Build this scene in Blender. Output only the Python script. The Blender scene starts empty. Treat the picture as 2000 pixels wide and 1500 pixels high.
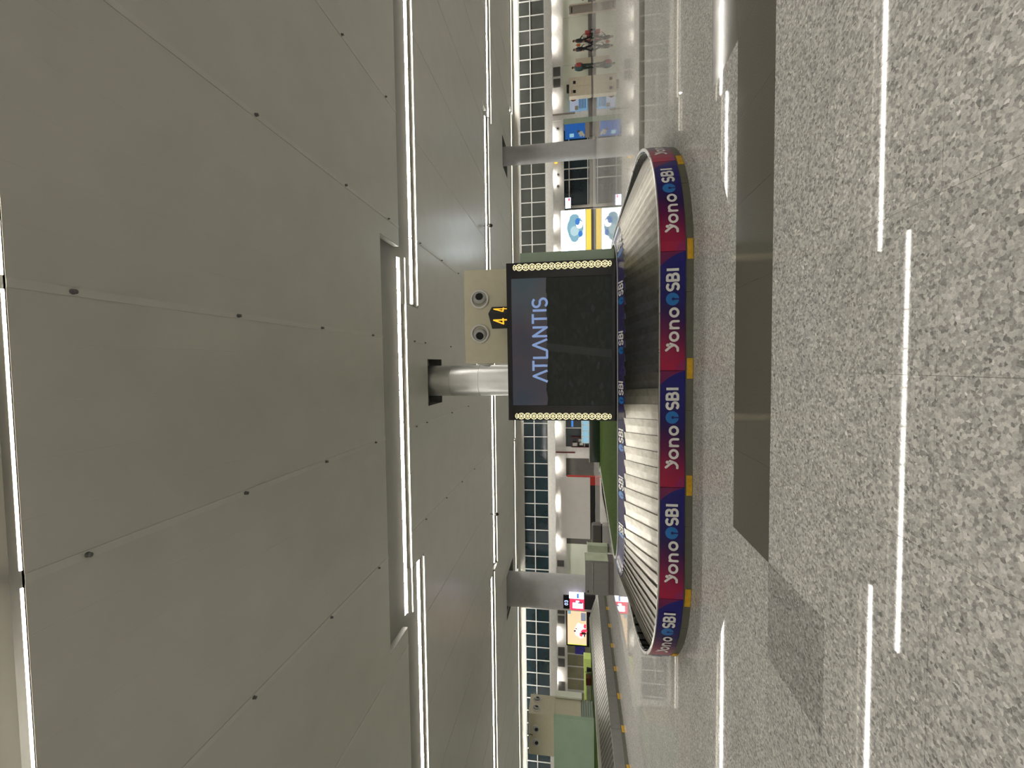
import bpy, bmesh, math, random
from mathutils import Vector, Matrix
random.seed(7)
scn = bpy.context.scene
COL = scn.collection

# ------------------------------------------------------------------ camera
EYE = 1.6
FPX = 828.0
YAW, PITCH, ROLL = math.radians(2.525), math.radians(8.44), math.radians(-0.363)
fw = Vector((-math.sin(YAW)*math.cos(PITCH), math.cos(YAW)*math.cos(PITCH), math.sin(PITCH)))
rt = Vector((math.cos(YAW), math.sin(YAW), 0))
up = rt.cross(fw)
r2 = math.cos(ROLL)*rt + math.sin(ROLL)*up
u2 = -math.sin(ROLL)*rt + math.cos(ROLL)*up
cam = bpy.data.cameras.new('camera')
cam.sensor_fit = 'HORIZONTAL'; cam.sensor_width = 36.0; cam.lens = FPX/2000*36.0
cam.clip_start = 0.05; cam.clip_end = 300
camo = bpy.data.objects.new('camera', cam); COL.objects.link(camo)
# the photograph is a sideways picture: its right edge is the floor, its top edge the right of the hall
cx, cy, cz = -u2, r2, -fw
camo.matrix_world = Matrix(((cx.x, cy.x, cz.x, 0), (cx.y, cy.y, cz.y, 0), (cx.z, cy.z, cz.z, EYE), (0, 0, 0, 1)))
scn.camera = camo
# ------------------------------------------------------------------ world, exposure
wd = bpy.data.worlds.new('night'); scn.world = wd; wd.use_nodes = True
wd.node_tree.nodes['Background'].inputs[0].default_value = (0.02, 0.025, 0.035, 1)
wd.node_tree.nodes['Background'].inputs[1].default_value = 0.3
TUBE = 100.0          # emission of the ceiling tubes, the hall's lamps
scn.view_settings.view_transform = 'Standard'
scn.view_settings.look = 'None'
scn.view_settings.exposure = 0.0
scn.view_settings.gamma = 1.0
scn.view_settings.use_curve_mapping = False
scn.cycles.use_denoising = True
scn.cycles.max_bounces = 5; scn.cycles.diffuse_bounces = 4; scn.cycles.glossy_bounces = 3
scn.cycles.adaptive_threshold = 0.05
scn.cycles.sample_clamp_indirect = 6.0
scn.cycles.use_light_tree = False

# ------------------------------------------------------------------ materials
MATS = {}
def mat(name, col, rough=0.5, metal=0.0, spec=0.5, noise=None, bump=None, emit=None, alpha=None, rrough=None):
    """procedural principled; noise=(scale, amount) mottles the colour, bump=(scale, strength)"""
    if name in MATS: return MATS[name]
    m = bpy.data.materials.new(name); m.use_nodes = True
    nt = m.node_tree; b = nt.nodes['Principled BSDF']
    b.inputs['Base Color'].default_value = (*col, 1); b.inputs['Roughness'].default_value = rough
    b.inputs['Metallic'].default_value = metal; b.inputs['Specular IOR Level'].default_value = spec
    g = nt.nodes.new('ShaderNodeNewGeometry')
    ns = noise or (6.0, 0.06)
    n = nt.nodes.new('ShaderNodeTexNoise'); n.inputs['Scale'].default_value = ns[0]; n.inputs['Detail'].default_value = 4
    nt.links.new(g.outputs['Position'], n.inputs['Vector'])
    mr = nt.nodes.new('ShaderNodeMapRange'); mr.inputs[3].default_value = 1-ns[1]; mr.inputs[4].default_value = 1+ns[1]
    mr.inputs[1].default_value = .3; mr.inputs[2].default_value = .7
    nt.links.new(n.outputs['Fac'], mr.inputs[0])
    vm = nt.nodes.new('ShaderNodeVectorMath'); vm.operation = 'SCALE'
    vm.inputs[0].default_value = col
    nt.links.new(mr.outputs[0], vm.inputs['Scale']); nt.links.new(vm.outputs[0], b.inputs['Base Color'])
    if rrough:
        n3 = nt.nodes.new('ShaderNodeTexNoise'); n3.inputs['Scale'].default_value = rrough[0]
        nt.links.new(g.outputs['Position'], n3.inputs['Vector'])
        m3 = nt.nodes.new('ShaderNodeMapRange'); m3.inputs[3].default_value = rough-rrough[1]; m3.inputs[4].default_value = rough+rrough[1]
        nt.links.new(n3.outputs['Fac'], m3.inputs[0]); nt.links.new(m3.outputs[0], b.inputs['Roughness'])
    if bump:
        n2 = nt.nodes.new('ShaderNodeTexNoise'); n2.inputs['Scale'].default_value = bump[0]; n2.inputs['Detail'].default_value = 3
        nt.links.new(g.outputs['Position'], n2.inputs['Vector'])
        bp = nt.nodes.new('ShaderNodeBump'); bp.inputs['Strength'].default_value = bump[1]; bp.inputs['Distance'].default_value = .01
        nt.links.new(n2.outputs['Fac'], bp.inputs['Height']); nt.links.new(bp.outputs[0], b.inputs['Normal'])
    if emit:
        b.inputs['Emission Color'].default_value = (*emit[0], 1); b.inputs['Emission Strength'].default_value = emit[1]
    if emit and emit[1] < 3: m.cycles.emission_sampling = 'NONE'
    MATS[name] = m
    return m

def N(nt, typ, **kw):
    n = nt.nodes.new(typ)
    for k, v in kw.items(): setattr(n, k, v)
    return n
def mth(nt, op, a, b=None, c=None, clamp=False):
    n = nt.nodes.new('ShaderNodeMath'); n.operation = op; n.use_clamp = clamp
    for i, v in enumerate((a, b, c)):
        if v is None: continue
        if isinstance(v, (int, float)): n.inputs[i].default_value = v
        else: nt.links.new(v, n.inputs[i])
    return n.outputs[0]
def mixc(nt, fac, a, b):
    n = nt.nodes.new('ShaderNodeMix'); n.data_type = 'RGBA'
    if isinstance(fac, (int, float)): n.inputs[0].default_value = fac
    else: nt.links.new(fac, n.inputs[0])
    for i, v in ((6, a), (7, b)):
        if isinstance(v, tuple): n.inputs[i].default_value = (*v[:3], 1)
        else: nt.links.new(v, n.inputs[i])
    return n.outputs[2]
def ramp(nt, fac, stops, interp='LINEAR'):
    n = nt.nodes.new('ShaderNodeValToRGB'); cr = n.color_ramp; cr.interpolation = interp
    while len(cr.elements) < len(stops): cr.elements.new(.5)
    for e, (p, c) in zip(cr.elements, stops): e.position = p; e.color = (*c, 1)
    nt.links.new(fac, n.inputs[0]); return n.outputs[0]

def granite(name, dark=False):
    m = bpy.data.materials.new(name); m.use_nodes = True; nt = m.node_tree; b = nt.nodes['Principled BSDF']
    g = N(nt, 'ShaderNodeNewGeometry'); oi = N(nt, 'ShaderNodeObjectInfo')
    if dark:
        n = N(nt, 'ShaderNodeTexNoise'); n.inputs['Scale'].default_value = 120; n.inputs['Detail'].default_value = 4
        nt.links.new(g.outputs['Position'], n.inputs['Vector'])
        c = ramp(nt, n.outputs['Fac'], [(.3, (.070, .066, .055)), (.7, (.115, .108, .09))])
    else:
        nz = N(nt, 'ShaderNodeTexNoise'); nz.inputs['Scale'].default_value = 60
        nt.links.new(g.outputs['Position'], nz.inputs['Vector'])
        dis = N(nt, 'ShaderNodeVectorMath', operation='MULTIPLY_ADD')
        nt.links.new(nz.outputs['Color'], dis.inputs[0]); dis.inputs[1].default_value = (.02, .02, 0); nt.links.new(g.outputs['Position'], dis.inputs[2])
        v1 = N(nt, 'ShaderNodeTexVoronoi'); v1.inputs['Scale'].default_value = 62
        v2 = N(nt, 'ShaderNodeTexVoronoi'); v2.inputs['Scale'].default_value = 130
        for v in (v1, v2): nt.links.new(dis.outputs[0], v.inputs['Vector'])
        c1 = ramp(nt, v1.outputs['Color'], [(0, (.05, .05, .05)), (.15, (.15, .147, .142)), (.4, (.31, .302, .288)), (.72, (.47, .458, .435)), (.9, (.62, .605, .575)), (1, (.88, .86, .82))])
        c2 = ramp(nt, v2.outputs['Color'], [(0, (.15, .147, .142)), (.5, (.36, .35, .33)), (1, (.56, .545, .515))])
        c = mixc(nt, .32, c1, c2)
        big = N(nt, 'ShaderNodeTexNoise'); big.inputs['Scale'].default_value = 1.3
        nt.links.new(g.outputs['Position'], big.inputs['Vector'])
        s1 = mth(nt, 'MULTIPLY_ADD', big.outputs['Fac'], .18, .91)
        s2 = mth(nt, 'MULTIPLY_ADD', oi.outputs['Random'], .08, .96)
        vm = N(nt, 'ShaderNodeVectorMath', operation='SCALE'); nt.links.new(c, vm.inputs[0]); nt.links.new(mth(nt, 'MULTIPLY', s1, s2), vm.inputs['Scale'])
        c = vm.outputs[0]
    nt.links.new(c, b.inputs['Base Color'])
    rn = N(nt, 'ShaderNodeTexNoise'); rn.inputs['Scale'].default_value = 9
    nt.links.new(g.outputs['Position'], rn.inputs['Vector'])
    nt.links.new(mth(nt, 'MULTIPLY_ADD', rn.outputs['Fac'], .03, .012 if not dark else .05), b.inputs['Roughness'])
    b.inputs['Specular IOR Level'].default_value = .05
    MATS[name] = m; return m
granite('granite'); granite('granite_dark', True)

# the printed band of the carousel: navy and magenta sweep, laid out in metres along the band (uv)
def band_print():
    m = bpy.data.materials.new('band_print'); m.use_nodes = True; nt = m.node_tree; b = nt.nodes['Principled BSDF']
    uv = N(nt, 'ShaderNodeUVMap'); sp = N(nt, 'ShaderNodeSeparateXYZ'); nt.links.new(uv.outputs[0], sp.inputs[0])
    s, z = sp.outputs[0], sp.outputs[1]
    diag = mth(nt, 'ADD', s, mth(nt, 'MULTIPLY', mth(nt, 'SUBTRACT', .28, z), .55))
    base = ramp(nt, mth(nt, 'DIVIDE', diag, 1.62), [(0, (.36, .010, .055)), (.14, (.30, .010, .055)), (.30, (.13, .006, .06)), (.48, (.022, .006, .075)), (.62, (.012, .008, .12)), (1, (.010, .010, .17))])
    d = mth(nt, 'SQRT', mth(nt, 'ADD', mth(nt, 'POWER', mth(nt, 'SUBTRACT', s, .98), 2.0), mth(nt, 'POWER', mth(nt, 'ADD', z, .05), 2.0)))
    right = mth(nt, 'GREATER_THAN', s, .98)
    out = mth(nt, 'MULTIPLY', mth(nt, 'GREATER_THAN', d, .66), right)
    tip = ramp(nt, mth(nt, 'DIVIDE', s, 1.62), [(.55, (.035, .006, .09)), (.8, (.10, .010, .085)), (1, (.17, .012, .075))])
    c = mixc(nt, out, base, tip)
    d2 = mth(nt, 'SQRT', mth(nt, 'ADD', mth(nt, 'POWER', mth(nt, 'SUBTRACT', s, -.05), 2.0), mth(nt, 'POWER', mth(nt, 'SUBTRACT', z, .0), 2.0)))
    c = mixc(nt, mth(nt, 'MULTIPLY', mth(nt, 'LESS_THAN', d2, .24), .6), c, (.20, .02, .13))
    nt.links.new(c, b.inputs['Base Color']); b.inputs['Roughness'].default_value = .3; b.inputs['Specular IOR Level'].default_value = .4
    MATS['band_print'] = m
band_print()

def turf_mat():
    m = bpy.data.materials.new('turf'); m.use_nodes = True; nt = m.node_tree; b = nt.nodes['Principled BSDF']
    g = N(nt, 'ShaderNodeNewGeometry'); n = N(nt, 'ShaderNodeTexNoise'); n.inputs['Scale'].default_value = 70; n.inputs['Detail'].default_value = 5
    nt.links.new(g.outputs['Position'], n.inputs['Vector'])
    c = ramp(nt, n.outputs['Fac'], [(.3, (.018, .034, .006)), (.7, (.045, .078, .012))])
    nt.links.new(c, b.inputs['Base Color']); b.inputs['Roughness'].default_value = .9; b.inputs['Specular IOR Level'].default_value = .1
    bp = N(nt, 'ShaderNodeBump'); bp.inputs['Strength'].default_value = .6; bp.inputs['Distance'].default_value = .02
    nt.links.new(n.outputs['Fac'], bp.inputs['Height']); nt.links.new(bp.outputs[0], b.inputs['Normal'])
    MATS['turf'] = m
turf_mat()

def screen_picture():
    """dim advertisement on the big screen: dusk sky over a dark town; object coordinates in metres, origin at its centre"""
    m = bpy.data.materials.new('screen_picture'); m.use_nodes = True; nt = m.node_tree; b = nt.nodes['Principled BSDF']
    tc = N(nt, 'ShaderNodeTexCoord'); sp = N(nt, 'ShaderNodeSeparateXYZ'); nt.links.new(tc.outputs['Object'], sp.inputs[0])
    x, z = sp.outputs[0], sp.outputs[2]
    n = N(nt, 'ShaderNodeTexNoise'); n.inputs['Scale'].default_value = 2.2; n.inputs['Detail'].default_value = 5
    nt.links.new(tc.outputs['Object'], n.inputs['Vector'])
    xs = mth(nt, 'MULTIPLY_ADD', x, .43, .5)
    sky = ramp(nt, xs, [(0, (.060, .080, .108)), (.35, (.068, .070, .088)), (.6, (.072, .070, .084)), (.82, (.105, .125, .130)), (1, (.080, .125, .140))])
    pink = ramp(nt, n.outputs['Fac'], [(.35, (.055, .060, .080)), (.65, (.13, .085, .085))])
    sky = mixc(nt, .35, sky, pink)
    low = mth(nt, 'MULTIPLY_ADD', z, -2.2, 1.15, clamp=True)
    sky = mixc(nt, mth(nt, 'MULTIPLY', low, .5), sky, (.11, .070, .066))
    v = N(nt, 'ShaderNodeTexVoronoi'); v.inputs['Scale'].default_value = 14
    mp = N(nt, 'ShaderNodeMapping'); mp.inputs['Scale'].default_value = (.7, 1, 1.3); nt.links.new(tc.outputs['Object'], mp.inputs[0]); nt.links.new(mp.outputs[0], v.inputs['Vector'])
    n2 = N(nt, 'ShaderNodeTexNoise'); n2.inputs['Scale'].default_value = 3.2; n2.inputs['Detail'].default_value = 3
    nt.links.new(tc.outputs['Object'], n2.inputs['Vector'])
    town = ramp(nt, v.outputs['Color'], [(0, (.010, .012, .009)), (.6, (.018, .022, .016)), (.85, (.030, .034, .032)), (1, (.070, .075, .085))])
    town = mixc(nt, n2.outputs['Fac'], town, (.016, .018, .013))
    road = mth(nt, 'LESS_THAN', mth(nt, 'ABSOLUTE', mth(nt, 'ADD', mth(nt, 'SUBTRACT', x, -.12), mth(nt, 'MULTIPLY', z, -.12))), .07)
    town = mixc(nt, mth(nt, 'MULTIPLY', road, .8), town, (.034, .036, .032))
    edge = mth(nt, 'MULTIPLY_ADD', n2.outputs['Fac'], .12, .20)
    f = mth(nt, 'GREATER_THAN', z, edge)
    c = mixc(nt, f, town, sky)
    b.inputs['Base Color'].default_value = (.004, .004, .004, 1); b.inputs['Roughness'].default_value = .25; b.inputs['Specular IOR Level'].default_value = .2
    nt.links.new(c, b.inputs['Emission Color']); b.inputs['Emission Strength'].default_value = .55
    MATS['screen_picture'] = m
screen_picture()

mat('ceiling_white', (.53, .525, .475), .30, spec=.5, noise=(1.2, .03))
mat('ceiling_rib', (.56, .555, .505), .4, noise=(4, .03))
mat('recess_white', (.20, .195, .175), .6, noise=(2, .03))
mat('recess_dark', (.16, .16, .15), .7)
mat('wall_white', (.76, .75, .72), .55, noise=(1.5, .04))
mat('trim_white', (.80, .79, .76), .45)
mat('mint', (.84, .88, .76), .25, noise=(.8, .04))
mat('mint_dark', (.30, .37, .30), .22, noise=(.8, .05))
mat('green_glass', (.33, .43, .32), .16, spec=.6, noise=(2, .05))
mat('beige', (.56, .52, .385), .6, noise=(8, .03))
mat('nozzle_white', (.62, .61, .58), .4)
mat('nozzle_grey', (.40, .40, .38), .35)
mat('black_hole', (.004, .004, .004), .8)
mat('black_gloss', (.006, .006, .008), .18)
mat('black_matte', (.010, .010, .011), .55)
mat('black_rubber', (.008, .010, .009), .22, spec=.5)
mat('steel', (.52, .51, .49), .30, metal=1, noise=(14, .10), rrough=(5, .08))
mat('belt_steel', (.29, .277, .25), .32, metal=1, noise=(9, .14), rrough=(6, .06))
mat('belt_steel_worn', (.235, .223, .197), .36, metal=1, noise=(11, .18), rrough=(6, .06))  # darker, rougher steel for the second half of each plate
mat('belt_steel_dark_worn', (.17, .165, .15), .40, metal=1, noise=(11, .2))
mat('belt_steel_dark', (.42, .41, .38), .34, metal=1, noise=(9, .16), rrough=(6, .10))
mat('column_metal', (.50, .50, .49), .38, metal=.85, noise=(3, .05))
mat('column_paint', (.40, .40, .40), .38, noise=(3, .05))
mat('skirt_grey', (.115, .112, .085), .5, noise=(10, .08))
mat('yellow', (.62, .36, .015), .55, noise=(20, .15))
mat('letter_white', (.86, .85, .82), .4)
mat('logo_blue', (.016, .17, .50), .35)
mat('logo_navy', (.012, .010, .13), .35)
mat('curb_purple', (.040, .034, .12), .20, spec=.7, noise=(5, .1))
mat('curb_lip', (.55, .55, .54), .3)
mat('dark_glass', (.020, .034, .024), .08, spec=.7)
mat('night_glass', (.014, .026, .032), .07, spec=.7, noise=(.6, .3))
mat('pale_reflection_glass', (.055, .060, .055), .12, spec=.6, noise=(.5, .2))  # paler panes: reflected ceiling light put into the glass colour
mat('frame_light', (.55, .55, .53), .45)
mat('grey_steel', (.19, .185, .175), .42, metal=.3, noise=(7, .06))
mat('grey_plinth', (.11, .10, .09), .5)
mat('baseboard_grey', (.20, .19, .18), .5)
mat('taupe', (.30, .26, .22), .5)
mat('cream', (.66, .59, .46), .5)
mat('red', (.50, .03, .02), .45)
mat('khaki', (.22, .21, .13), .5, noise=(1.5, .12))
mat('poster_blue', (.035, .035, .30), .4, noise=(3, .35))
mat('lime', (.46, .56, .20), .35, noise=(2, .12))
mat('lime_pale', (.48, .54, .38), .3, noise=(3, .1))
mat('maroon', (.12, .02, .018), .5)
mat('vent_grey', (.13, .125, .12), .6)
mat('alcove_dark', (.12, .115, .105), .7, noise=(1, .2))
mat('hoarding', (.84, .81, .78), .5, noise=(1, .03))
mat('amber_sign', (.9, .5, .05), .4, emit=((1, .55, .05), 1.2))
mat('sign_yellow', (.9, .50, .03), .4, emit=((1, .50, .02), .95))
mat('flower_lit', (.8, .75, .45), .4, emit=((1, .90, .52), 1.0))
mat('atlantis_letter', (.3, .4, .7), .4, emit=((.11, .185, .36), .82))
mat('digit_blue', (.5, .6, 1), .4, emit=((.45, .55, 1), 1.6))
mat('lit_white', (.9, .95, 1), .4, emit=((.80, .93, 1), 5.5))
mat('lit_white_soft', (.2, .2, .2), .4, emit=((.45, .66, .72), 1.0))
mat('lit_blue_pale', (.1, .15, .2), .4, emit=((.22, .43, .53), 1.0))
mat('lit_blue', (.02, .08, .2), .4, emit=((.05, .20, .60), 1.0))
mat('lit_teal_line', (.1, .3, .4), .4, emit=((.16, .34, .42), 1.0))
mat('lit_yellow', (.8, .6, .1), .4, emit=((.80, .55, .08), .95))
mat('lit_tan', (.8, .6, .4), .4, emit=((.86, .62, .38), .95))
mat('lit_cream', (.9, .85, .8), .4, emit=((1.0, .90, .78), 1.0))
mat('lit_red', (.8, .05, .08), .4, emit=((.95, .04, .12), 1.1))
mat('lit_lime', (.7, .8, .1), .4, emit=((.72, .72, .10), 1.0))
mat('lit_violet', (.6, .6, 1), .4, emit=((.75, .78, 1.0), 3.2))
mat('poster_sky', (.20, .36, .55), .3, emit=((.16, .34, .58), .45))
mat('poster_royal', (.015, .10, .36), .3, emit=((.010, .09, .36), .5))
mat('poster_pale', (.45, .50, .62), .4, emit=((.32, .40, .58), .35))
mat('ink', (.02, .02, .06), .5)
mat('skin', (.30, .16, .10), .55)
mat('hair', (.012, .010, .009), .6)
mat('cloth_black', (.010, .010, .012), .8)
mat('cloth_teal', (.035, .085, .095), .8)
mat('cloth_green', (.018, .032, .026), .8)
mat('cloth_navy', (.012, .025, .085), .8)
mat('bag_red', (.32, .045, .04), .6)
mat('bag_orange', (.42, .12, .03), .6)
mat('bag_white', (.55, .56, .50), .6)
def tube_mat():
    m = bpy.data.materials.new('tube_light'); m.use_nodes = True; b = m.node_tree.nodes['Principled BSDF']
    b.inputs['Base Color'].default_value = (.9, .9, .9, 1)
    b.inputs['Emission Color'].default_value = (1, .955, .87, 1); b.inputs['Emission Strength'].default_value = TUBE
    MATS['tube_light'] = m
    m = m.copy(); m.name = 'edge_light'; m.node_tree.nodes['Principled BSDF'].inputs['Emission Color'].default_value = (1, .90, .70, 1)
    m.node_tree.nodes['Principled BSDF'].inputs['Emission Strength'].default_value = TUBE*.09; MATS['edge_light'] = m; m.cycles.emission_sampling = 'NONE'
    m = m.copy(); m.name = 'wash_light'; m.node_tree.nodes['Principled BSDF'].inputs['Emission Color'].default_value = (1, .95, .86, 1)
    m.node_tree.nodes['Principled BSDF'].inputs['Emission Strength'].default_value = TUBE*.9; MATS['wash_light'] = m; m.cycles.emission_sampling = 'AUTO'
tube_mat()

# ------------------------------------------------------------------ mesh helpers
def link(o, parent=None):
    COL.objects.link(o)
    if parent is not None: o.parent = parent
    return o
def tag(o, label=None, cat=None, group=None, kind=None):
    if label: o['label'] = label
    if cat: o['category'] = cat
    if group: o['group'] = group
    if kind: o['kind'] = kind
    return o
def empty(name, loc=(0, 0, 0), rz=0.0, parent=None):
    o = bpy.data.objects.new(name, None); o.location = loc; o.rotation_euler = (0, 0, rz); o.empty_display_size = .2
    return link(o, parent)
class MB:
    def __init__(s): s.v = []; s.f = []; s.m = []; s.uv = {}
    def add(s, vs, fs, mi=0):
        b = len(s.v); s.v += [tuple(v) for v in vs]; s.f += [tuple(b+i for i in f) for f in fs]; s.m += [mi]*len(fs); return s
    def box(s, x0, x1, y0, y1, z0, z1, mi=0):
        return s.add([(x0, y0, z0), (x1, y0, z0), (x1, y1, z0), (x0, y1, z0), (x0, y0, z1), (x1, y0, z1), (x1, y1, z1), (x0, y1, z1)],
                     [(3, 2, 1, 0), (4, 5, 6, 7), (0, 1, 5, 4), (1, 2, 6, 5), (2, 3, 7, 6), (3, 0, 4, 7)], mi)
    def bevbox(s, x0, x1, y0, y1, z0, z1, b=.01, mi=0):
        """box with chamfered vertical and top edges"""
        lo = [(x0+b, y0), (x1-b, y0), (x1, y0+b), (x1, y1-b), (x1-b, y1), (x0+b, y1), (x0, y1-b), (x0, y0+b)]
        hi = [(x0+2*b, y0+b), (x1-2*b, y0+b), (x1-b, y0+2*b), (x1-b, y1-2*b), (x1-2*b, y1-b), (x0+2*b, y1-b), (x0+b, y1-2*b), (x0+b, y0+2*b)]
        vs = [(x, y, z0) for x, y in lo]+[(x, y, z1-b) for x, y in lo]+[(x, y, z1) for x, y in hi]
        fs = [tuple(range(7, -1, -1)), tuple(range(16, 24))]
        for k in range(2):
            for i in range(8):
                j = (i+1) % 8; fs.append((8*k+i, 8*k+j, 8*k+8+j, 8*k+8+i))
        return s.add(vs, fs, mi)
    def quad(s, a, b, c, d, mi=0): return s.add([a, b, c, d], [(0, 1, 2, 3)], mi)
    def lathe(s, prof, c=(0, 0, 0), ax='z', n=32, mi=0, cap=True):
        """prof: list of (r, h) along the axis"""
        vs = []
        for r, h in prof:
            for k in range(n):
                a = 2*math.pi*k/n; p = (r*math.cos(a), r*math.sin(a), h)
                if ax == 'y': p = (p[0], -p[2], p[1])      # axis towards -y
                if ax == 'x': p = (p[2], p[0], p[1])
                vs.append((c[0]+p[0], c[1]+p[1], c[2]+p[2]))
        fs = []
        for i in range(len(prof)-1):
            for k in range(n):
                k2 = (k+1) % n; fs.append((i*n+k, i*n+k2, (i+1)*n+k2, (i+1)*n+k))
        if cap: fs.append(tuple(range(n-1, -1, -1))); fs.append(tuple(range((len(prof)-1)*n, len(prof)*n)))
        return s.add(vs, fs, mi)
    def tube(s, p0, p1, r, n=8, mi=0):
        p0, p1 = Vector(p0), Vector(p1); d = (p1-p0).normalized()
        a = d.orthogonal().normalized(); b = d.cross(a); vs = []
        for p in (p0, p1):
            for k in range(n):
                t = 2*math.pi*k/n; vs.append(tuple(p+a*math.cos(t)*r+b*math.sin(t)*r))
        fs = [(k, (k+1) % n, n+(k+1) % n, n+k) for k in range(n)]+[tuple(range(n-1, -1, -1)), tuple(range(n, 2*n))]
        return s.add(vs, fs, mi)
    def mesh(s, name, mats, smooth=False):
        me = bpy.data.meshes.new(name); me.from_pydata(s.v, [], s.f)
        for m in (mats if isinstance(mats, (list, tuple)) else [mats]): me.materials.append(MATS[m])
        me.polygons.foreach_set('material_index', s.m)
        if smooth: me.polygons.foreach_set('use_smooth', [True]*len(s.f))
        me.update(); return me
    def build(s, name, mats, parent=None, loc=(0, 0, 0), rz=0, smooth=False, fix=True):
        me = s.mesh(name, mats, smooth)
        if fix:
            bm = bmesh.new(); bm.from_mesh(me); bmesh.ops.recalc_face_normals(bm, faces=bm.faces); bm.to_mesh(me); bm.free()
        o = bpy.data.objects.new(name, me); o.location = loc; o.rotation_euler = (0, 0, rz)
        return link(o, parent)
def boxo(name, m, parent, *b, bev=0):
    mb = MB()
    mb.bevbox(*b, b=bev) if bev else mb.box(*b)
    return mb.build(name, m, parent)
def autosmooth(o, ang=40):
    me = o.data
    me.polygons.foreach_set('use_smooth', [True]*len(me.polygons))
    try: me.set_sharp_from_angle(angle=math.radians(ang))
    except Exception: pass
    return o

# ------------------------------------------------------------------ stroke lettering (flat print)
def arc(cx, cy, rx, ry, a0, a1, n=14):
    return [(cx+rx*math.cos(math.radians(a0+(a1-a0)*i/n)), cy+ry*math.sin(math.radians(a0+(a1-a0)*i/n))) for i in range(n+1)]
GL = {   # polylines in a cell of cap height 1, with advance width
 'I': ([[(.1, .08), (.1, .92)]], .2),
 'S': ([arc(.36, .70, .26, .22, 30, 270, 14)+arc(.36, .28, .26, .22, 90, -150, 14)[1:]], .72),
 'B': ([[(.1, .08), (.1, .92), (.38, .92)]+arc(.38, .72, .20, .20, 90, -90, 10)+[(.1, .52)], [(.38, .52)]+arc(.40, .30, .24, .22, 90, -90, 10)+[(.1, .08)]], .74),
 'A': ([[(.04, .06), (.40, .92), (.76, .06)]], .8),
 'T': ([[(.04, .92), (.66, .92)], [(.35, .92), (.35, .06)]], .7),
 'L': ([[(.1, .94), (.1, .08), (.55, .08)]], .62),
 'N': ([[(.1, .06), (.1, .92), (.66, .08), (.66, .94)]], .76),
 'U': ([[(.1, .94), (.1, .35)]+arc(.36, .34, .26, .27, 180, 360, 10)+[(.62, .94)]], .72),
 '4': ([[(.50, .04), (.50, .94), (.05, .30), (.70, .30)]], .75),
 '0': ([arc(.34, .5, .25, .42, 0, 360, 20)], .68),
 '3': ([arc(.32, .70, .24, .22, 150, -90, 12)+arc(.32, .29, .26, .23, 90, -150, 12)[1:]], .66),
 'o': ([arc(.41, .36, .33, .30, 0, 360, 22)], .82),
 'n': ([[(.08, .04), (.08, .66)], [(.08, .40)]+arc(.36, .40, .28, .26, 180, 0, 10)+[(.64, .04)]], .72),
 'y': ([[(.02, .98), (.30, .64)], [(.60, .64)]+[(.60, .28)]+arc(.36, .28, .24, .24, 0, -100, 8), ], .74),
}
GL['y'] = ([[(-.02, .90), (.30, .52), (.66, .30)], [(.66, .66), (.66, .14)]+arc(.50, .14, .16, .12, 0, -120, 6)], .78)
# the printed y: a long slanted arm with a dot above it and a hooked tail
GL['y'] = ([[(.03, 1.0), (.17, .66), (.36, .50), (.62, .44)], [(.62, .66), (.58, .44), (.44, .24), (.22, .08), (.02, .06)]], .80)
GL['y'] = ([[(.06, .98), (.36, .64), (.48, .42)], [(.60, .66), (.50, .40), (.42, .24), (.24, .09), (.02, .09)]], .80)
def stroke2d(poly, w):
    """triangulated ribbon with round joints"""
    vs, fs = [], []
    for (x0, y0), (x1, y1) in zip(poly[:-1], poly[1:]):
        L = math.hypot(x1-x0, y1-y0)
        if L < 1e-9: continue
        nx, ny = -(y1-y0)/L*w/2, (x1-x0)/L*w/2; b = len(vs)
        vs += [(x0+nx, y0+ny), (x0-nx, y0-ny), (x1-nx, y1-ny), (x1+nx, y1+ny)]; fs.append((b, b+1, b+2, b+3))
    return vs, fs
def disc2d(cx, cy, r, n=10):
    return [(cx+r*math.cos(2*math.pi*k/n), cy+r*math.sin(2*math.pi*k/n)) for k in range(n)], [tuple(range(n))]
def glyph(ch, x, y, h, w, wx=1.0, rnd=True):
    V, F = [], []
    for poly in GL[ch][0]:
        p = [(x+a*h*wx, y+b*h) for a, b in poly]
        vs, fs = stroke2d(p, w); b = len(V); V += vs; F += [tuple(b+i for i in f) for f in fs]
        for q in (p if rnd else p[1:-1]):
            vs, fs = disc2d(q[0], q[1], w/2, 10); b = len(V); V += vs; F += [tuple(b+i for i in f) for f in fs]
    return V, F
def text2d(word, x, y, h, w, wx=1.0, gap=.1, rnd=True):
    V, F = [], []
    for ch in word:
        if ch == ' ': x += .4*h; continue
        vs, fs = glyph(ch, x, y, h, w, wx, rnd); b = len(V); V += vs; F += [tuple(b+i for i in f) for f in fs]
        x += (GL[ch][1]+gap)*h*wx
    return V, F, x
def flat(name, V, F, mp, m, parent, loc=(0, 0, 0)):
    # every stroke lies a hair above the one before, so overlapping strokes never coincide
    mb = MB(); lay = [0.0]*len(V)
    for k, f in enumerate(F):
        for i in f: lay[i] = k*4e-5
    mb.add([mp(a, b, h_) for (a, b), h_ in zip(V, lay)], F); return mb.build(name, m, parent, loc=loc, fix=False)

# ================================================================== THE HALL
CEIL = 6.8
RT = 6.98          # top of the light slots
WALLY = 37.5
XL, XR, YB = -40.0, 36.0, -14.0
PW = .56; PX0 = .83
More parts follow.
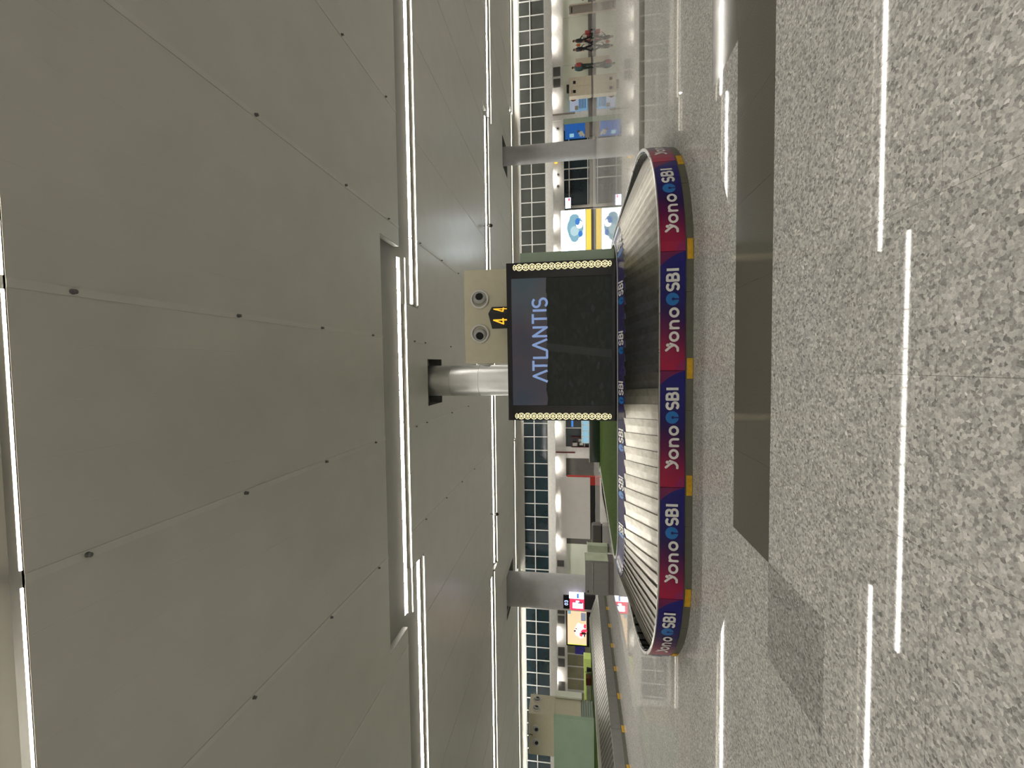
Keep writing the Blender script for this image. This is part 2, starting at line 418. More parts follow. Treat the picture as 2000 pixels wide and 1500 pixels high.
# slots: list of (x0, x1, front y, back y)
BIG = 200
S1 = [(XL, XR, 1.55, 3.23)]
S2F = [(XL, -8.13, 12.26), (-8.13, 3.63, 11.0), (3.63, XR, 12.26)]
S2B = [(XL, -6.45, 13.80), (-6.45, 1.95, 12.72), (1.95, XR, 13.76)]
S3B = [(XL, -13.17, 26.38), (-13.17, 5.31, 27.4), (5.31, 15.39, 26.42), (15.39, XR, 27.42)]
S3F = [(a, b, c-1.62) for a, b, c in S3B]
S4B = [(XL, -18.21, 37.1), (-18.21, -6.45, 36.1), (-6.45, 21.55, 36.6), (21.55, XR, 37.2)]
S4F = [(a, b, c-.9) for a, b, c in S4B]
S0F, S0B = -8.6, -7.0
def at(tab, x):
    for a, b, c in tab:
        if a <= x < b: return c
    return tab[-1][2]
ceil = MB()
ceil.box(XL, XR, YB, S0F, CEIL, CEIL+.03); ceil.box(XL, XR, S0B, 1.55, CEIL, CEIL+.03)
HOLES = [(-1.41, .27, 14.55, 16.15), (14.83, 17.07, 31.7, 33.9), (-19.33, -15.97, 30.9, 34.3)]
kr = {1: (-25, 18), 2: (-49, 43), 3: (-66, 57)}
bays = {1: (lambda x: 3.23, lambda x: at(S2F, x)), 2: (lambda x: at(S2B, x), lambda x: at(S3F, x)), 3: (lambda x: at(S3B, x), lambda x: at(S4F, x))}
planks = []
for bay, (k0, k1) in kr.items():
    for k in range(k0, k1):
        xa = PX0+PW*k; xb = xa+PW; xm = (xa+xb)/2
        if xa < XL or xb > XR: continue
        ya, yb = bays[bay][0](xm), bays[bay][1](xm)
        segs = [(ya, yb)]
        for hx0, hx1, hy0, hy1 in HOLES:
            if hx0-.01 < xm < hx1+.01 and ya < hy0 < yb: segs = [(ya, hy0), (hy1, yb)]
        for a, b in segs: planks.append((xa, xb, a, b))
# the sides of the ceiling out of the camera's view, plain
for bay, (k0, k1) in kr.items():
    for xa, xb in ((XL, PX0+PW*k0), (PX0+PW*k1, XR)):
        cuts = sorted({xa, xb}|{e for t in (S2F, S2B, S3F, S3B, S4F) for (a, b, c) in t for e in (a, b) if xa < e < xb})
        for a, b in zip(cuts[:-1], cuts[1:]):
            m_ = (a+b)/2; ceil.box(a, b, bays[bay][0](m_), bays[bay][1](m_), CEIL, CEIL+.03)
for a, b, c in S4B: ceil.box(a, b, c, WALLY+.3, CEIL, CEIL+.03)
ceiling = ceil.build('ceiling', 'ceiling_white'); tag(ceiling, kind='structure')
for xa, xb, a, b in planks:
    mb = MB(); g = .0001
    # shallow tray: the long edges turn up so that the joint reads as a groove
    mb.add([(xa+g, a, CEIL+.0012), (xa+g+.006, a, CEIL), (xb-g-.006, a, CEIL), (xb-g, a, CEIL+.0012), (xa+g, b, CEIL+.0012), (xa+g+.006, b, CEIL), (xb-g-.006, b, CEIL), (xb-g, b, CEIL+.0012),
            (xa+g, a, CEIL+.03), (xb-g, a, CEIL+.03), (xa+g, b, CEIL+.03), (xb-g, b, CEIL+.03)],
           [(0, 1, 5, 4), (1, 2, 6, 5), (2, 3, 7, 6), (0, 4, 10, 8), (3, 9, 11, 7), (8, 10, 11, 9), (0, 8, 9, 3, 2, 1), (4, 5, 6, 7, 11, 10)])
    mb.build('ceiling_plank', 'ceiling_white', ceiling)
# ribs with a raised track
RIBX = [-32.2, -28.85, -25.49, -22.13, -18.77, -15.41, -12.05, -8.69, -5.33, -1.97, .83, 4.19, 7.55, 10.91, 14.27, 17.63, 20.99, 24.35]
for rx in RIBX:
    for bay in (1, 2, 3):
        if (bay == 1 and not -12 < rx < 10) or (bay == 2 and not -24 < rx < 22): continue
        boxo('ceiling_rib', 'ceiling_rib', ceiling, rx-.045, rx+.045, bays[bay][0](rx), bays[bay][1](rx), CEIL-.010, CEIL+.012)
# slot shells
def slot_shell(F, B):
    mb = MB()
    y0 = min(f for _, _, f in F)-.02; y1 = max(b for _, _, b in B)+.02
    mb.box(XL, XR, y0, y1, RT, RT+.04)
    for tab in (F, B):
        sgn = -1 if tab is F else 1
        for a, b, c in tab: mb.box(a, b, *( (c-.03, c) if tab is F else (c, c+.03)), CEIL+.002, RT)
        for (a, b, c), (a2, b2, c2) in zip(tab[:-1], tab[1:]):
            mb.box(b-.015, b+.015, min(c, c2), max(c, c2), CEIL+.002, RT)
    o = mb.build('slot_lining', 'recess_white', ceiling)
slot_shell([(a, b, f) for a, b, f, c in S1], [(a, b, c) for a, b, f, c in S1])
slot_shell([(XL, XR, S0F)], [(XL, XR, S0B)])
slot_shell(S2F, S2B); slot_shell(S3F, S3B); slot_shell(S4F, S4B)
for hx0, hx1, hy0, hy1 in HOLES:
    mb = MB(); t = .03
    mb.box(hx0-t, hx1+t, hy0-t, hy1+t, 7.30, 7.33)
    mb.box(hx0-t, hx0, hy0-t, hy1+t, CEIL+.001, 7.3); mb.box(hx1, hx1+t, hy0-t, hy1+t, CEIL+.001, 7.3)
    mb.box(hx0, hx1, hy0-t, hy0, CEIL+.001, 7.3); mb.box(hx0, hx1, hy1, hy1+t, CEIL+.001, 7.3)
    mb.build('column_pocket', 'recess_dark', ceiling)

# tube lights: one fitting per straight run
TM = {}
def run(label, x0, x1, y, z, r=.042, m='tube_light', pitch=1.07, gap=.03, skip=(), bare=False):
    root = empty('linear_light', ((x0+x1)/2, y, z)); tag(root, label, 'ceiling light', 'linear lights in the ceiling slots')
    n = max(1, round((x1-x0)/pitch)); L = (x1-x0)/n
    for i in range(n):
        a = x0+i*L; c = a+L/2
        if any(s0 < c < s1 for s0, s1 in skip): continue
        key = (round(L, 3), r, m, bare)
        if key not in TM:
            # a lens on the slanted front of a slim batten; thin edge lights are plain tubes
            mb = MB(); h0 = L/2-gap/2
            if m == 'tube_light' and not bare:
                w = r*1.3
                vs = [(e*h0, y_, z_) for e in (-1, 1) for y_, z_ in ((-w*1.0, .004), (w*.8, -.002), (w*.8, -.040), (w, -.040), (w, .012))]  # back baffle added to keep lamp light off the slot wall
                mb.add(vs, [(0, 1, 6, 5)], 0); mb.add(vs, [(1, 2, 7, 6), (2, 3, 8, 7), (3, 4, 9, 8), (4, 0, 5, 9), (4, 3, 2, 1, 0), (5, 6, 7, 8, 9)], 1)
                TM[key] = mb.mesh('tube', [m, 'trim_white'])
            else:
                mb.tube((-h0, 0, 0), (h0, 0, 0), r, 4); TM[key] = mb.mesh('tube', m)
        o = bpy.data.objects.new('tube', TM[key]); o.location = (c-(x0+x1)/2, 0, 0); link(o, root)
    return root
ORD = {0: 'behind the camera', 1: 'nearest', 2: 'second', 3: 'third', 4: 'farthest'}
def slot_lights(k, B, names, r=.042, back=.20):
    for (a, b, c), nm in zip(B, names):
        run(f'bright tube light high in the {ORD[k]} ceiling slot, {nm}', max(a, XL)+.12, min(b, XR)-.12, c-back, RT-.013, r)
        run(f'thin edge light along the {ORD[k]} ceiling slot, {nm}', max(a, XL)+.10, min(b, XR)-.10, c-.018, CEIL+.012, .014, 'edge_light', pitch=2.2)
run('unseen tube light at the near side of the ceiling slot behind the camera', -20, 18, S0B-.2, RT-.013)  # unseen lamp run, put in to light the hall from behind
run('added unseen tube light at the far side of the ceiling slot behind the camera', -20, 18, S0F+.2, RT-.013)  # second unseen run, added to brighten faces turned to the camera
run('bright tube light in the nearest ceiling slot, right stretch', .9, 14.0, 2.35, CEIL+.06, .022, bare=True)
run('bright tube light in the nearest ceiling slot, left stretch', -16.0, -2.7, 2.35, CEIL+.06, .022, bare=True)
run('shielded tube light at the near side of the nearest ceiling slot, right stretch', -.6, 14.0, 1.95, RT-.013, .02)
run('shielded tube light at the near side of the nearest ceiling slot, left stretch', -16.0, -2.7, 1.95, RT-.013, .02)
run('thin edge light along the nearest ceiling slot, right of the rib', .88, 8.0, 3.23-.018, CEIL+.012, .012, 'edge_light', pitch=2.2)
run('thin edge light along the nearest ceiling slot, between the ribs', -1.9, .78, 3.23-.018, CEIL+.012, .012, 'edge_light', pitch=2.2)
run('thin edge light along the nearest ceiling slot, left of the rib', -8.0, -2.04, 3.23-.018, CEIL+.012, .012, 'edge_light', pitch=2.2)
slot_lights(2, [(-27.0, -6.45, 13.80), (-8.0, 3.5, 12.72), (1.95, 24, 13.76)], ['left stretch', 'middle stretch', 'right stretch'], .055)
run('thin edge light along the front of the second ceiling slot, middle stretch', -7.95, 1.95, 11.05, CEIL+.045, .016, 'edge_light', pitch=2.2)
slot_lights(3, S3B, ['far left stretch', 'stretch behind the tower', 'stretch right of the tower', 'far right stretch'], .05, .32)
slot_lights(4, S4B, ['far left stretch', 'stretch above the white hoarding', 'middle stretch', 'far right stretch'], .055, .32)

# sprinkler heads on the ribs
spr = MB(); spr.lathe([(.030, 0), (.030, -.010), (.016, -.012), (.016, -.035), (.026, -.038), (.026, -.044)], n=12); SPR = spr.mesh('ceiling_sprinkler', 'vent_grey', True)
RN = {-5.33: 'second rib left of centre', -1.97: 'first rib left of centre', .83: 'rib above the centre', 4.19: 'first rib right of centre', 7.55: 'second rib right of centre'}
NTH = ['first', 'second', 'third', 'fourth', 'fifth', 'sixth', 'seventh', 'eighth', 'ninth']
def sprinklers(rx, ys, where):
    for i, y in enumerate(ys):
        o = bpy.data.objects.new('ceiling_sprinkler', SPR); o.location = (rx, y, CEIL-.010); link(o)
        tag(o, f'small dark sprinkler, {NTH[i]} of {where} on the {RN[rx]}', 'sprinkler', 'sprinkler heads on the ceiling ribs')
for rx in (-5.33, -1.97, .83): sprinklers(rx, [3.75, 5.96, 8.17, 10.4], 'the near ones')
for rx in (4.19, 7.55): sprinklers(rx, [4.6, 6.9, 9.3, 11.55] if rx > 5 else [4.2, 6.5, 9.28, 11.55], 'the near ones')
for rx in (-5.33, -1.97, .83, 4.19): sprinklers(rx, [14.0, 16.4, 18.8, 21.2] if rx not in (-1.97, .83) else [13.3, 14.3, 17.4, 20.2], 'the far ones')

# ------------------------------------------------------------------ floor
SL = .807; FX, FY = -.07, 2.155
fl = MB()
fl.box(XL, XR, YB, WALLY+.4, -.25, -.03)
NROW0, NROW1 = -1, 9          # slab rows that are laid one by one
ya_, yb_ = FY+SL*NROW0, FY+SL*(NROW1+1)
DARK = set()
for i in range(-2, 40): DARK.add((i, 2))                     # the dark course before the carousel
for i in range(4, 40): DARK.add((i, 3))
for i in range(6, 40): DARK.add((i, 10))
cells = []
for j in range(NROW0, NROW1+1):
    y = FY+SL*j; ymid = y+SL/2
    half = .93*max(ymid, 1.0)+1.2
    i0 = math.floor((-half-.08*ymid-FX)/SL); i1 = math.ceil((half-.02*ymid-FX)/SL)
    for i in range(i0, i1):
        x = FX+SL*i; xm = x+SL/2
        under = -4.3 < xm < 2.9 and ymid > 7.0 or -3.2 < xm < 1.8 and ymid > 6.6
        if under: continue
        cells.append((i, j))
have = set(cells)
floor = fl.build('floor', 'granite'); tag(floor, kind='structure')
# plain polished granite beyond the slabs laid singly (same stone, joints too fine to see)
rest = MB()
rest.box(XL, XR, YB, ya_, -.03, 0); rest.box(XL, XR, FY+SL*11, WALLY+.4, -.03, 0)
rest.box(XL, FX+SL*6, FY+SL*10, FY+SL*11, -.03, 0)
for j in range(NROW0, NROW1+1):
    row = [i for i, jj in have if jj == j]; y0 = FY+SL*j
    lo, hi = min(row), max(row)
    rest.box(XL, FX+SL*lo, y0, y0+SL, -.03, 0); rest.box(FX+SL*(hi+1), XR, y0, y0+SL, -.03, 0)
    miss = [i for i in range(lo, hi+1) if i not in row]
    if miss: rest.box(FX+SL*min(miss), FX+SL*(max(miss)+1), y0, y0+SL, -.03, 0)
rest.build('floor_field', 'granite', floor)
boxo('floor_dark_course', 'granite_dark', floor, FX+SL*6, XR, FY+SL*10, FY+SL*11, -.03, 0)
slab = MB(); h = SL/2; g = .0005
slab.add([(-h+g, -h+g, -.03), (h-g, -h+g, -.03), (h-g, h-g, -.03), (-h+g, h-g, -.03), (-h+g, -h+g, -.001), (h-g, -h+g, -.001), (h-g, h-g, -.001), (-h+g, h-g, -.001),
          (-h+g+.001, -h+g+.001, 0), (h-g-.001, -h+g+.001, 0), (h-g-.001, h-g-.001, 0), (-h+g+.001, h-g-.001, 0)],
         [(0, 1, 5, 4), (1, 2, 6, 5), (2, 3, 7, 6), (3, 0, 4, 7), (4, 5, 9, 8), (5, 6, 10, 9), (6, 7, 11, 10), (7, 4, 8, 11), (8, 9, 10, 11)])
SM = slab.mesh('floor_slab', 'granite'); SMD = slab.mesh('dark_floor_slab', 'granite_dark')
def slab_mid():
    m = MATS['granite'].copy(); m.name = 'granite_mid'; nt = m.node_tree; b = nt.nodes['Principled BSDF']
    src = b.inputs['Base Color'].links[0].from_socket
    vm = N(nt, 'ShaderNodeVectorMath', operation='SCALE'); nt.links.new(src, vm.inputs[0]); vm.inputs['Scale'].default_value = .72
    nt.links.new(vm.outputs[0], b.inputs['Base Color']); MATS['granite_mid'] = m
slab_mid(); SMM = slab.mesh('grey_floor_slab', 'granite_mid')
for i, j in cells:
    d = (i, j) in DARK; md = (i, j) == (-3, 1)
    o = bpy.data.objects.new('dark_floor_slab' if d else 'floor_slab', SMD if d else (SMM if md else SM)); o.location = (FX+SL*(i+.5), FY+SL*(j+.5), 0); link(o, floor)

# ------------------------------------------------------------------ walls
mb = MB(); mb.box(XL-.3, XL, YB, WALLY+.4, 0, 7.4); tag(mb.build('wall_left', 'wall_white'), kind='structure')
mb = MB(); mb.box(XR, XR+.3, YB, WALLY+.4, 0, 7.4); tag(mb.build('wall_right', 'wall_white'), kind='structure')
mb = MB(); mb.box(XL-.3, XR+.3, YB-.3, YB, 0, 7.4); tag(mb.build('wall_back', 'wall_white'), kind='structure')
mb = MB(); mb.box(XL, XR, WALLY+.1, WALLY+.4, 0, 3.96); mb.box(XL, XR, WALLY+.1, WALLY+.4, 6.22, 7.4)
wall = mb.build('wall_far', 'wall_white'); tag(wall, kind='structure')
# beam under the high windows, lit fascia below it
boxo('beam', 'trim_white', wall, XL, XR, WALLY-.45, WALLY-.40, 3.34, 3.96); boxo('beam_top', 'trim_white', wall, XL, XR, WALLY-.40, WALLY+.1, 3.90, 3.96)
boxo('fascia', 'trim_white', wall, XL, XR, WALLY-.02, WALLY+.1, 2.55, 3.90)
boxo('fascia_trim', 'trim_white', wall, XL, XR, WALLY-.10, WALLY-.02, 2.42, 2.56)
tag(boxo('baseboard_far', 'baseboard_grey', None, 19.4, XR, WALLY-.10, WALLY+.09, 0, .32), kind='structure')
# short wash lamps hidden in the beam
wl = MB(); wl.box(-.42, .42, -.03, .03, -.02, .02); WLM = wl.mesh('wash_lamp', 'wash_light')
wx = [33.5, 31.2, 29.0, 27.2, 22.6, 19.6, 16.0, 12.3, 9.6, -5.6, -8.9, -12.3, -15.9, -20.4, -24.3, -28.4, -33, -36]
for i, x in enumerate(wx):
    o = bpy.data.objects.new('wash_lamp', WLM); o.location = (x, WALLY-.31, 3.50); link(o, wall)
for x0, x1 in ((24.59, 25.35), (23.66, 24.38), (-18.05, -17.49), (-22.4, -21.95), (-23.3, -22.6), (-26.31, -25.50), (-27.32, -26.55), (-29.6, -28.7)):
    mb = MB(); mb.box(x0, x1, WALLY-.05, WALLY, 2.66, 3.26)
    for q in range(5): mb.box(x0+.03, x1-.03, WALLY-.075, WALLY-.05, 2.70+q*.11, 2.75+q*.11)
    mb.build('vent_grille', 'vent_grey', wall)
def jet(parent, c, r=.13, ax='y', look=(0, 0)):
    """eyeball air nozzle: flange ring, swivelling ball with a dark throat; ax is the side it faces ('y' = -y, 'x' = +x)"""
    mb = MB(); mb.lathe([(r*1.0, 0), (r*1.0, .02), (r*.94, .035), (r*.80, .035), (r*.74, .01), (r*.74, 0)], n=28, cap=False)
    o = mb.build('air_nozzle', 'nozzle_white', parent, smooth=False); autosmooth(o, 35)
    bl = MB(); bl.lathe([(r*.73, .0), (r*.70, .022), (r*.62, .042), (r*.50, .056), (r*.42, .058), (r*.40, .050)], n=28, cap=False); b = bl.build('eyeball', 'nozzle_grey', o); autosmooth(b, 50)
    dk = MB(); dk.lathe([(r*.40, .040), (r*.40, .056)], n=24); d = dk.build('throat', 'black_hole', o)
    for q in (b, d): q.rotation_euler = (look[1], look[0], 0); q.location = (look[0]*r*.45, -look[1]*r*.45, 0)
    q = Vector((0, -1, 0)) if ax == 'y' else (Vector((-1, 0, 0)) if ax == '-x' else Vector((1, 0, 0)))
    o.rotation_mode = 'QUATERNION'
    if ax == 'y': o.rotation_euler = (0, 0, 0); M_ = Matrix(((1, 0, 0), (0, 0, -1), (0, 1, 0))).to_4x4()
    elif ax == 'x': M_ = Matrix(((0, 0, 1), (1, 0, 0), (0, 1, 0))).to_4x4()
    else: M_ = Matrix(((0, 0, -1), (-1, 0, 0), (0, 1, 0))).to_4x4()
    o.rotation_quaternion = M_.to_quaternion(); o.location = c
    return o
for x in (20.21, 16.34, 15.39): jet(wall, (x, WALLY-.02, 2.93), .16)
# wall coverings
for i, (x0, x1) in enumerate(((29.3, 33.0), (25.4, 29.28), (21.52, 25.38))): boxo('glass_panel', 'mint', wall, x0, x1, WALLY, WALLY+.1, .32, 2.42)
boxo('glass_panel', 'mint', wall, -18.95, -15.95, WALLY, WALLY+.1, 0, 2.42)
for x0, x1 in ((-26.0, -24.95), (-27.15, -26.08), (-28.3, -27.23), (-29.35, -28.38), (-24.87, -22.0), (-33, -29.6)): boxo('khaki_panel', 'khaki', wall, x0, x1, WALLY, WALLY+.1, .05, 2.42)
for x in (-24.91, -26.04, -27.19, -28.34): boxo('panel_strip', 'frame_light', wall, x-.05, x+.05, WALLY-.05, WALLY+.1, .05, 2.42)
boxo('panel_strip', 'frame_light', wall, -29.58, -29.36, WALLY-.05, WALLY+.1, .05, 2.42)
boxo('pier', 'trim_white', wall, 20.87, 21.52, WALLY-.08, WALLY+.1, 0, 3.34)
boxo('expansion_strip', 'taupe', wall, 21.31, 21.43, WALLY-.12, WALLY-.08, 1.45, 3.34)
boxo('pier', 'trim_white', wall, -8.23, -7.2, WALLY-.08, WALLY+.1, 0, 3.34)
boxo('expansion_strip', 'maroon', wall, -7.78, -7.66, WALLY-.12, WALLY-.08, 1.62, 3.30)
boxo('alcove_shade', 'alcove_dark', wall, -9.85, -8.25, WALLY, WALLY+.1, 0, 2.42)  # flat dark sheet standing in for the shade inside an opening
boxo('alcove_shade', 'alcove_dark', wall, -15.93, -15.3, WALLY, WALLY+.1, 0, 2.42)

# high window band
win = MB(); win.box(XL, XR, WALLY+.02, WALLY+.12, 3.96, 4.04); win.box(XL, XR, WALLY+.02, WALLY+.12, 6.16, 6.24)
w1 = win.build('window_1', 'frame_light'); tag(w1, kind='structure')
mx = []
x = 34.75
while x > XL: mx.append(x); x -= 1.21
mul = MB(); mul.box(-.035, .035, -.03, .08, 4.04, 6.16); MUL = mul.mesh('mullion', 'frame_light')
for x in mx:
    o = bpy.data.objects.new('mullion', MUL); o.location = (x, WALLY+.04, 0); link(o, w1)
boxo('transom', 'frame_light', w1, XL, XR, WALLY+.02, WALLY+.10, 5.19, 5.27)
pn = {}
for a, b in zip(mx[1:], mx[:-1]):
    for z0, z1 in ((4.04, 5.19), (5.27, 6.16)):
        m = 'pale_reflection_glass' if a > 7 else 'night_glass'
        key = (z0, m)
        if key not in pn:
            mb = MB(); mb.box(-.57, .57, -.008, .008, z0, z1); pn[key] = mb.mesh('pane', m)
        o = bpy.data.objects.new('pane', pn[key]); o.location = ((a+b)/2, WALLY+.07, 0); link(o, w1)
# blinds/soffit line over the windows
boxo('window_head', 'ceiling_white', wall, XL, XR, WALLY-.02, WALLY+.1, 6.24, CEIL)

# ------------------------------------------------------------------ columns
def column(label, x, y, r, m, rings):
    root = empty('column', (x, y, 0)); tag(root, label, 'column')
    zs = [0]+rings+[7.28]
    for a, b in zip(zs[:-1], zs[1:]):
        mb = MB(); g = .012
        mb.lathe([(r-.02, a), (r-.02, a+g), (r, a+g), (r, b-g), (r-.02, b-g), (r-.02, b)], n=48)
        o = mb.build('cladding_ring', m, root); autosmooth(o, 35)
    return root
column('round satin metal column rising behind the beige tower', -.53, 15.2, .56, 'column_metal', [1.3, 2.6, 3.9, 5.0, 6.05])
column('round grey column in front of the right shop windows', 15.9, 32.6, .66, 'column_paint', [1.2, 2.4, 3.6, 4.8, 6.0])
column('thick grey column beside the tan light box', -17.6, 32.4, 1.28, 'column_paint', [1.3, 2.6, 3.9, 5.2])

# ================================================================== CAROUSELS
class Path:
    """rounded rectangle, counter-clockwise seen from above, starting on the front side at sx"""
    def __init__(s, x0, x1, y0, y1, r, sx):
        s.seg = []; q = math.pi/2*r
        s.seg.append(('l', x1-r-sx, (sx, y0), (1, 0), None)); s.seg.append(('a', q, (x1-r, y0+r), -90, r))
        s.seg.append(('l', y1-y0-2*r, (x1, y0+r), (0, 1), None)); s.seg.append(('a', q, (x1-r, y1-r), 0, r))
        s.seg.append(('l', x1-x0-2*r, (x1-r, y1), (-1, 0), None)); s.seg.append(('a', q, (x0+r, y1-r), 90, r))
        s.seg.append(('l', y1-y0-2*r, (x0, y1-r), (0, -1), None)); s.seg.append(('a', q, (x0+r, y0+r), 180, r))
        s.seg.append(('l', sx-x0-r, (x0+r, y0), (1, 0), None)); s.L = sum(g[1] for g in s.seg)
    def __call__(s, t, d=0.0):
        t %= s.L
        for g in s.seg:
            if t <= g[1]+1e-9:
                if g[0] == 'l':
                    (px, py), (dx, dy) = g[2], g[3]; nx, ny = dy, -dx
                    return px+dx*t-nx*d, py+dy*t-ny*d
                a = math.radians(g[3])+t/g[4]; nx, ny = math.cos(a), math.sin(a)
                return g[2][0]+nx*(g[4]-d), g[2][1]+ny*(g[4]-d)
            t -= g[1]
        return s(0, d)
def sweep(mb, P, s0, s1, prof, step=.14, closed=True, uv=None):
    """prof: list of (d, z) or a function of s"""
    n = max(1, math.ceil((s1-s0)/step)); rows = []
    pf = prof if callable(prof) else (lambda s: prof)
    for i in range(n+1):
        s = s0+(s1-s0)*i/n; rows.append([(*P(s, d), z) for d, z in pf(s)])
    k = len(rows[0]); vs = [v for r in rows for v in r]; fs = []
    rng = range(k) if closed else range(k-1)
    for i in range(n):
        for j in rng:
            j2 = (j+1) % k; fs.append((i*k+j, (i+1)*k+j, (i+1)*k+j2, i*k+j2))
    if closed: fs.append(tuple(range(k))); fs.append(tuple(n*k+j for j in range(k-1, -1, -1)))
    mb.add(vs, fs)
    return n, k
def carousel(label, P, printed, pitch, bmat, extra=None, hood=None):
    root = empty('baggage_carousel', (*P(0), 0)); ox, oy = P(0)
    tag(root, label, 'baggage carousel')
    def put(mb, name, m, parent=root, fix=True):
        mb.v = [(x-ox, y-oy, z) for x, y, z in mb.v]; return mb.build(name, m, parent, fix=fix)
    n = round(P.L/pitch); pt = P.L/n
    for k in range(n):
        s0 = k*pt
        mb = MB(); nn, kk = sweep(mb, P, s0+.004, s0+pt-.004, [(0, .108), (0, .438), (.02, .438), (.02, .108)])
        uvs = [(s0+.004-s0+(pt-.008)*i/nn, z) for i in range(nn+1) for z in (.108, .438, .438, .108)]
        mb.v = [(x-ox, y-oy, z) for x, y, z in mb.v]
        o = mb.build('band_panel', 'band_print' if printed else 'grey_steel', root)
        if printed:
            ul = o.data.uv_layers.new(name='UVMap')
            for lp in o.data.loops: ul.data[lp.index].uv = uvs[lp.vertex_index]
            mp = lambda a, b, h_=0: (lambda q: (q[0]-ox, q[1]-oy, b))(P(s0+a*pt/1.62, -.003-h_))
            V, F = [], []
            def addg(res):
                b = len(V); V.extend(res[0]); F.extend(tuple(b+i for i in f) for f in res[1])
            w = .033; zb = .192; c = .170
            addg(glyph('y', .270, zb, c, w, .98));
            addg(disc2d(.352, zb+.86*c, .023, 14))
            addg(glyph('o', .398, zb+.002, c, w+.001, .98)); addg(glyph('n', .568, zb, c, w, .98)); addg(glyph('o', .728, zb+.002, c, w+.001, .94))
            addg(glyph('S', 1.078, zb, c, w+.003, 1.0, rnd=False)); addg(glyph('B', 1.210, zb, c, w+.003, .95, rnd=True)); addg(glyph('I', 1.352, zb-.01, c*1.12, w+.003, 1.0, rnd=False))
            flat('lettering', V, F, mp, 'letter_white', o)
            mp2 = mp
            mp3 = lambda a, b, h_=0: mp(a, b, .0015+h_)
            lv, lf = disc2d(.976, .277, .087, 36); flat('logo_disc', lv, lf, mp2, 'logo_blue', o)
            kv, kf = disc2d(.976, .268, .020, 16); kv = list(kv); b0 = len(kv); kv += [(.967, .262), (.967, .188), (.985, .188), (.985, .262)]; kf = kf+[(b0, b0+1, b0+2, b0+3)]
            flat('logo_keyhole', kv, kf, mp3, 'logo_navy', o)
        mb = MB(); sweep(mb, P, s0+.003-.55, s0+pt-.003-.55, [(.010, 0), (.010, .104), (.03, .104), (.03, 0)]); put(mb, 'skirt_panel', 'skirt_grey')
        mb = MB(); sweep(mb, P, s0-.11, s0+.17, [(.002, .008), (.002, .084), (.009, .084), (.009, .008)]); put(mb, 'floor_marker', 'yellow')
    mb = MB(); sweep(mb, P, 0, P.L, [(-.006, .440), (-.006, .452), (.004, .458), (.040, .458), (.046, .450), (.046, .440)], step=.1); put(mb, 'rim', 'steel')
    nb = round(P.L/.30); pb = P.L/nb
    for k in range(nb):
        s0 = k*pb; mb = MB()
        sweep(mb, P, s0, s0+pb*1.04, lambda s: [(.047+.020*(s-s0)/pb, .448), (.062+.020*(s-s0)/pb, .440), (.070+.020*(s-s0)/pb, .20), (.047, .20)], step=.15)
        put(mb, 'rubber_bumper', 'black_rubber')
    mb = MB(); sweep(mb, P, 0, P.L, [(.025, .02), (.025, .43), (.046, .43), (.046, .02)], step=.2); put(mb, 'under_frame', 'black_matte')
    # overlapping belt plates, raised on the leading edge
    nsl = round(P.L/.235); ps = P.L/nsl
    for k in range(nsl):
        s0 = k*ps; mb = MB(); V = []; rowsd = [(.10, .308), (.45, .466), (.82, .620), (1.205, .768)]
        tl = random.uniform(-.002, .002)
        for fr, hz in ((0, .001), (.30, .006), (.52, .011), (1.0, .024+tl), (1.012, .001)):
            for d, z in rowsd:
                sk = -.09*(d-.1)
                # the plates fan evenly on the bends
                V.append((*P(s0+fr*ps+sk, d), z+hz))
        F = [(4*i+j, 4*i+4+j, 4*i+5+j, 4*i+1+j) for i in range(4) for j in range(3)]
        mb.add(V, F); mb.m = [0 if i < 2 else 1 for i in range(4) for j in range(3)]; o = put(mb, 'belt_plate', [bmat, bmat+'_worn'], fix=False)
    # kerb around the island, with its small prints
    top = lambda s: 1.50+(extra(s, P) if extra else 0)
    mb = MB(); sweep(mb, P, 0, P.L, lambda s: [(1.19, .66), (1.19, .70), (top(s)-.31, .70), (top(s)-.31, .775), (top(s), .862), (top(s)+.03, .862), (top(s)+.03, .66)], step=.12)
    kerb = put(mb, 'kerb', 'curb_purple' if printed else 'skirt_grey')
    mb = MB(); sweep(mb, P, 0, P.L, lambda s: [(top(s)-.012, .862), (top(s)-.008, .870), (top(s)+.032, .870), (top(s)+.032, .84)], step=.12); put(mb, 'kerb_edge', 'curb_lip')
    if printed:
        for sc in [P.L+v-(-.1) if v < -.1 else v+.1 for v in (1.46, .62, -.23, -1.05, -1.87, -2.70)]+[1.5+2.1, P.L-2.77-1.75]:
            # sc: end of the word; disc first, letters after
            onarc = not (sc < 1.7 or sc > P.L-2.95); kf_ = 2.4/1.05 if onarc else 1.0
            zz = lambda b: (1.20+(b)*.29, .775+b*.0855)
            mpk = lambda a, b, h_=0: (lambda d, z: (*[q-o_ for q, o_ in zip(P(sc-(.46-a)*kf_, d), (ox, oy))], z+.004+h_))(*zz(b))
            V, F = [], []
            for ch, xx in (('S', .155), ('B', .262), ('I', .372)):
                v_, f_ = glyph(ch, 0, 0, 1.0, .20, 1.0); b0 = len(V)
                V += [(xx+u*.135, .17+w_*.66) for u, w_ in v_]; F += [tuple(b0+i for i in f) for f in f_]
            flat('kerb_lettering', V, F, mpk, 'letter_white', kerb)
            v_, f_ = disc2d(0, 0, 1, 24); flat('kerb_logo', [(.072+u*.062, .50+w_*.36) for u, w_ in v_], f_, mpk, 'logo_blue', kerb)
            v_ = [(.062, .52), (.062, .14), (.082, .14), (.082, .52)]; mpk2 = lambda a, b, h_=0: mpk(a, b, .002+h_)
            flat('kerb_keyhole', v_, [(0, 1, 2, 3)], mpk2, 'logo_navy', kerb)
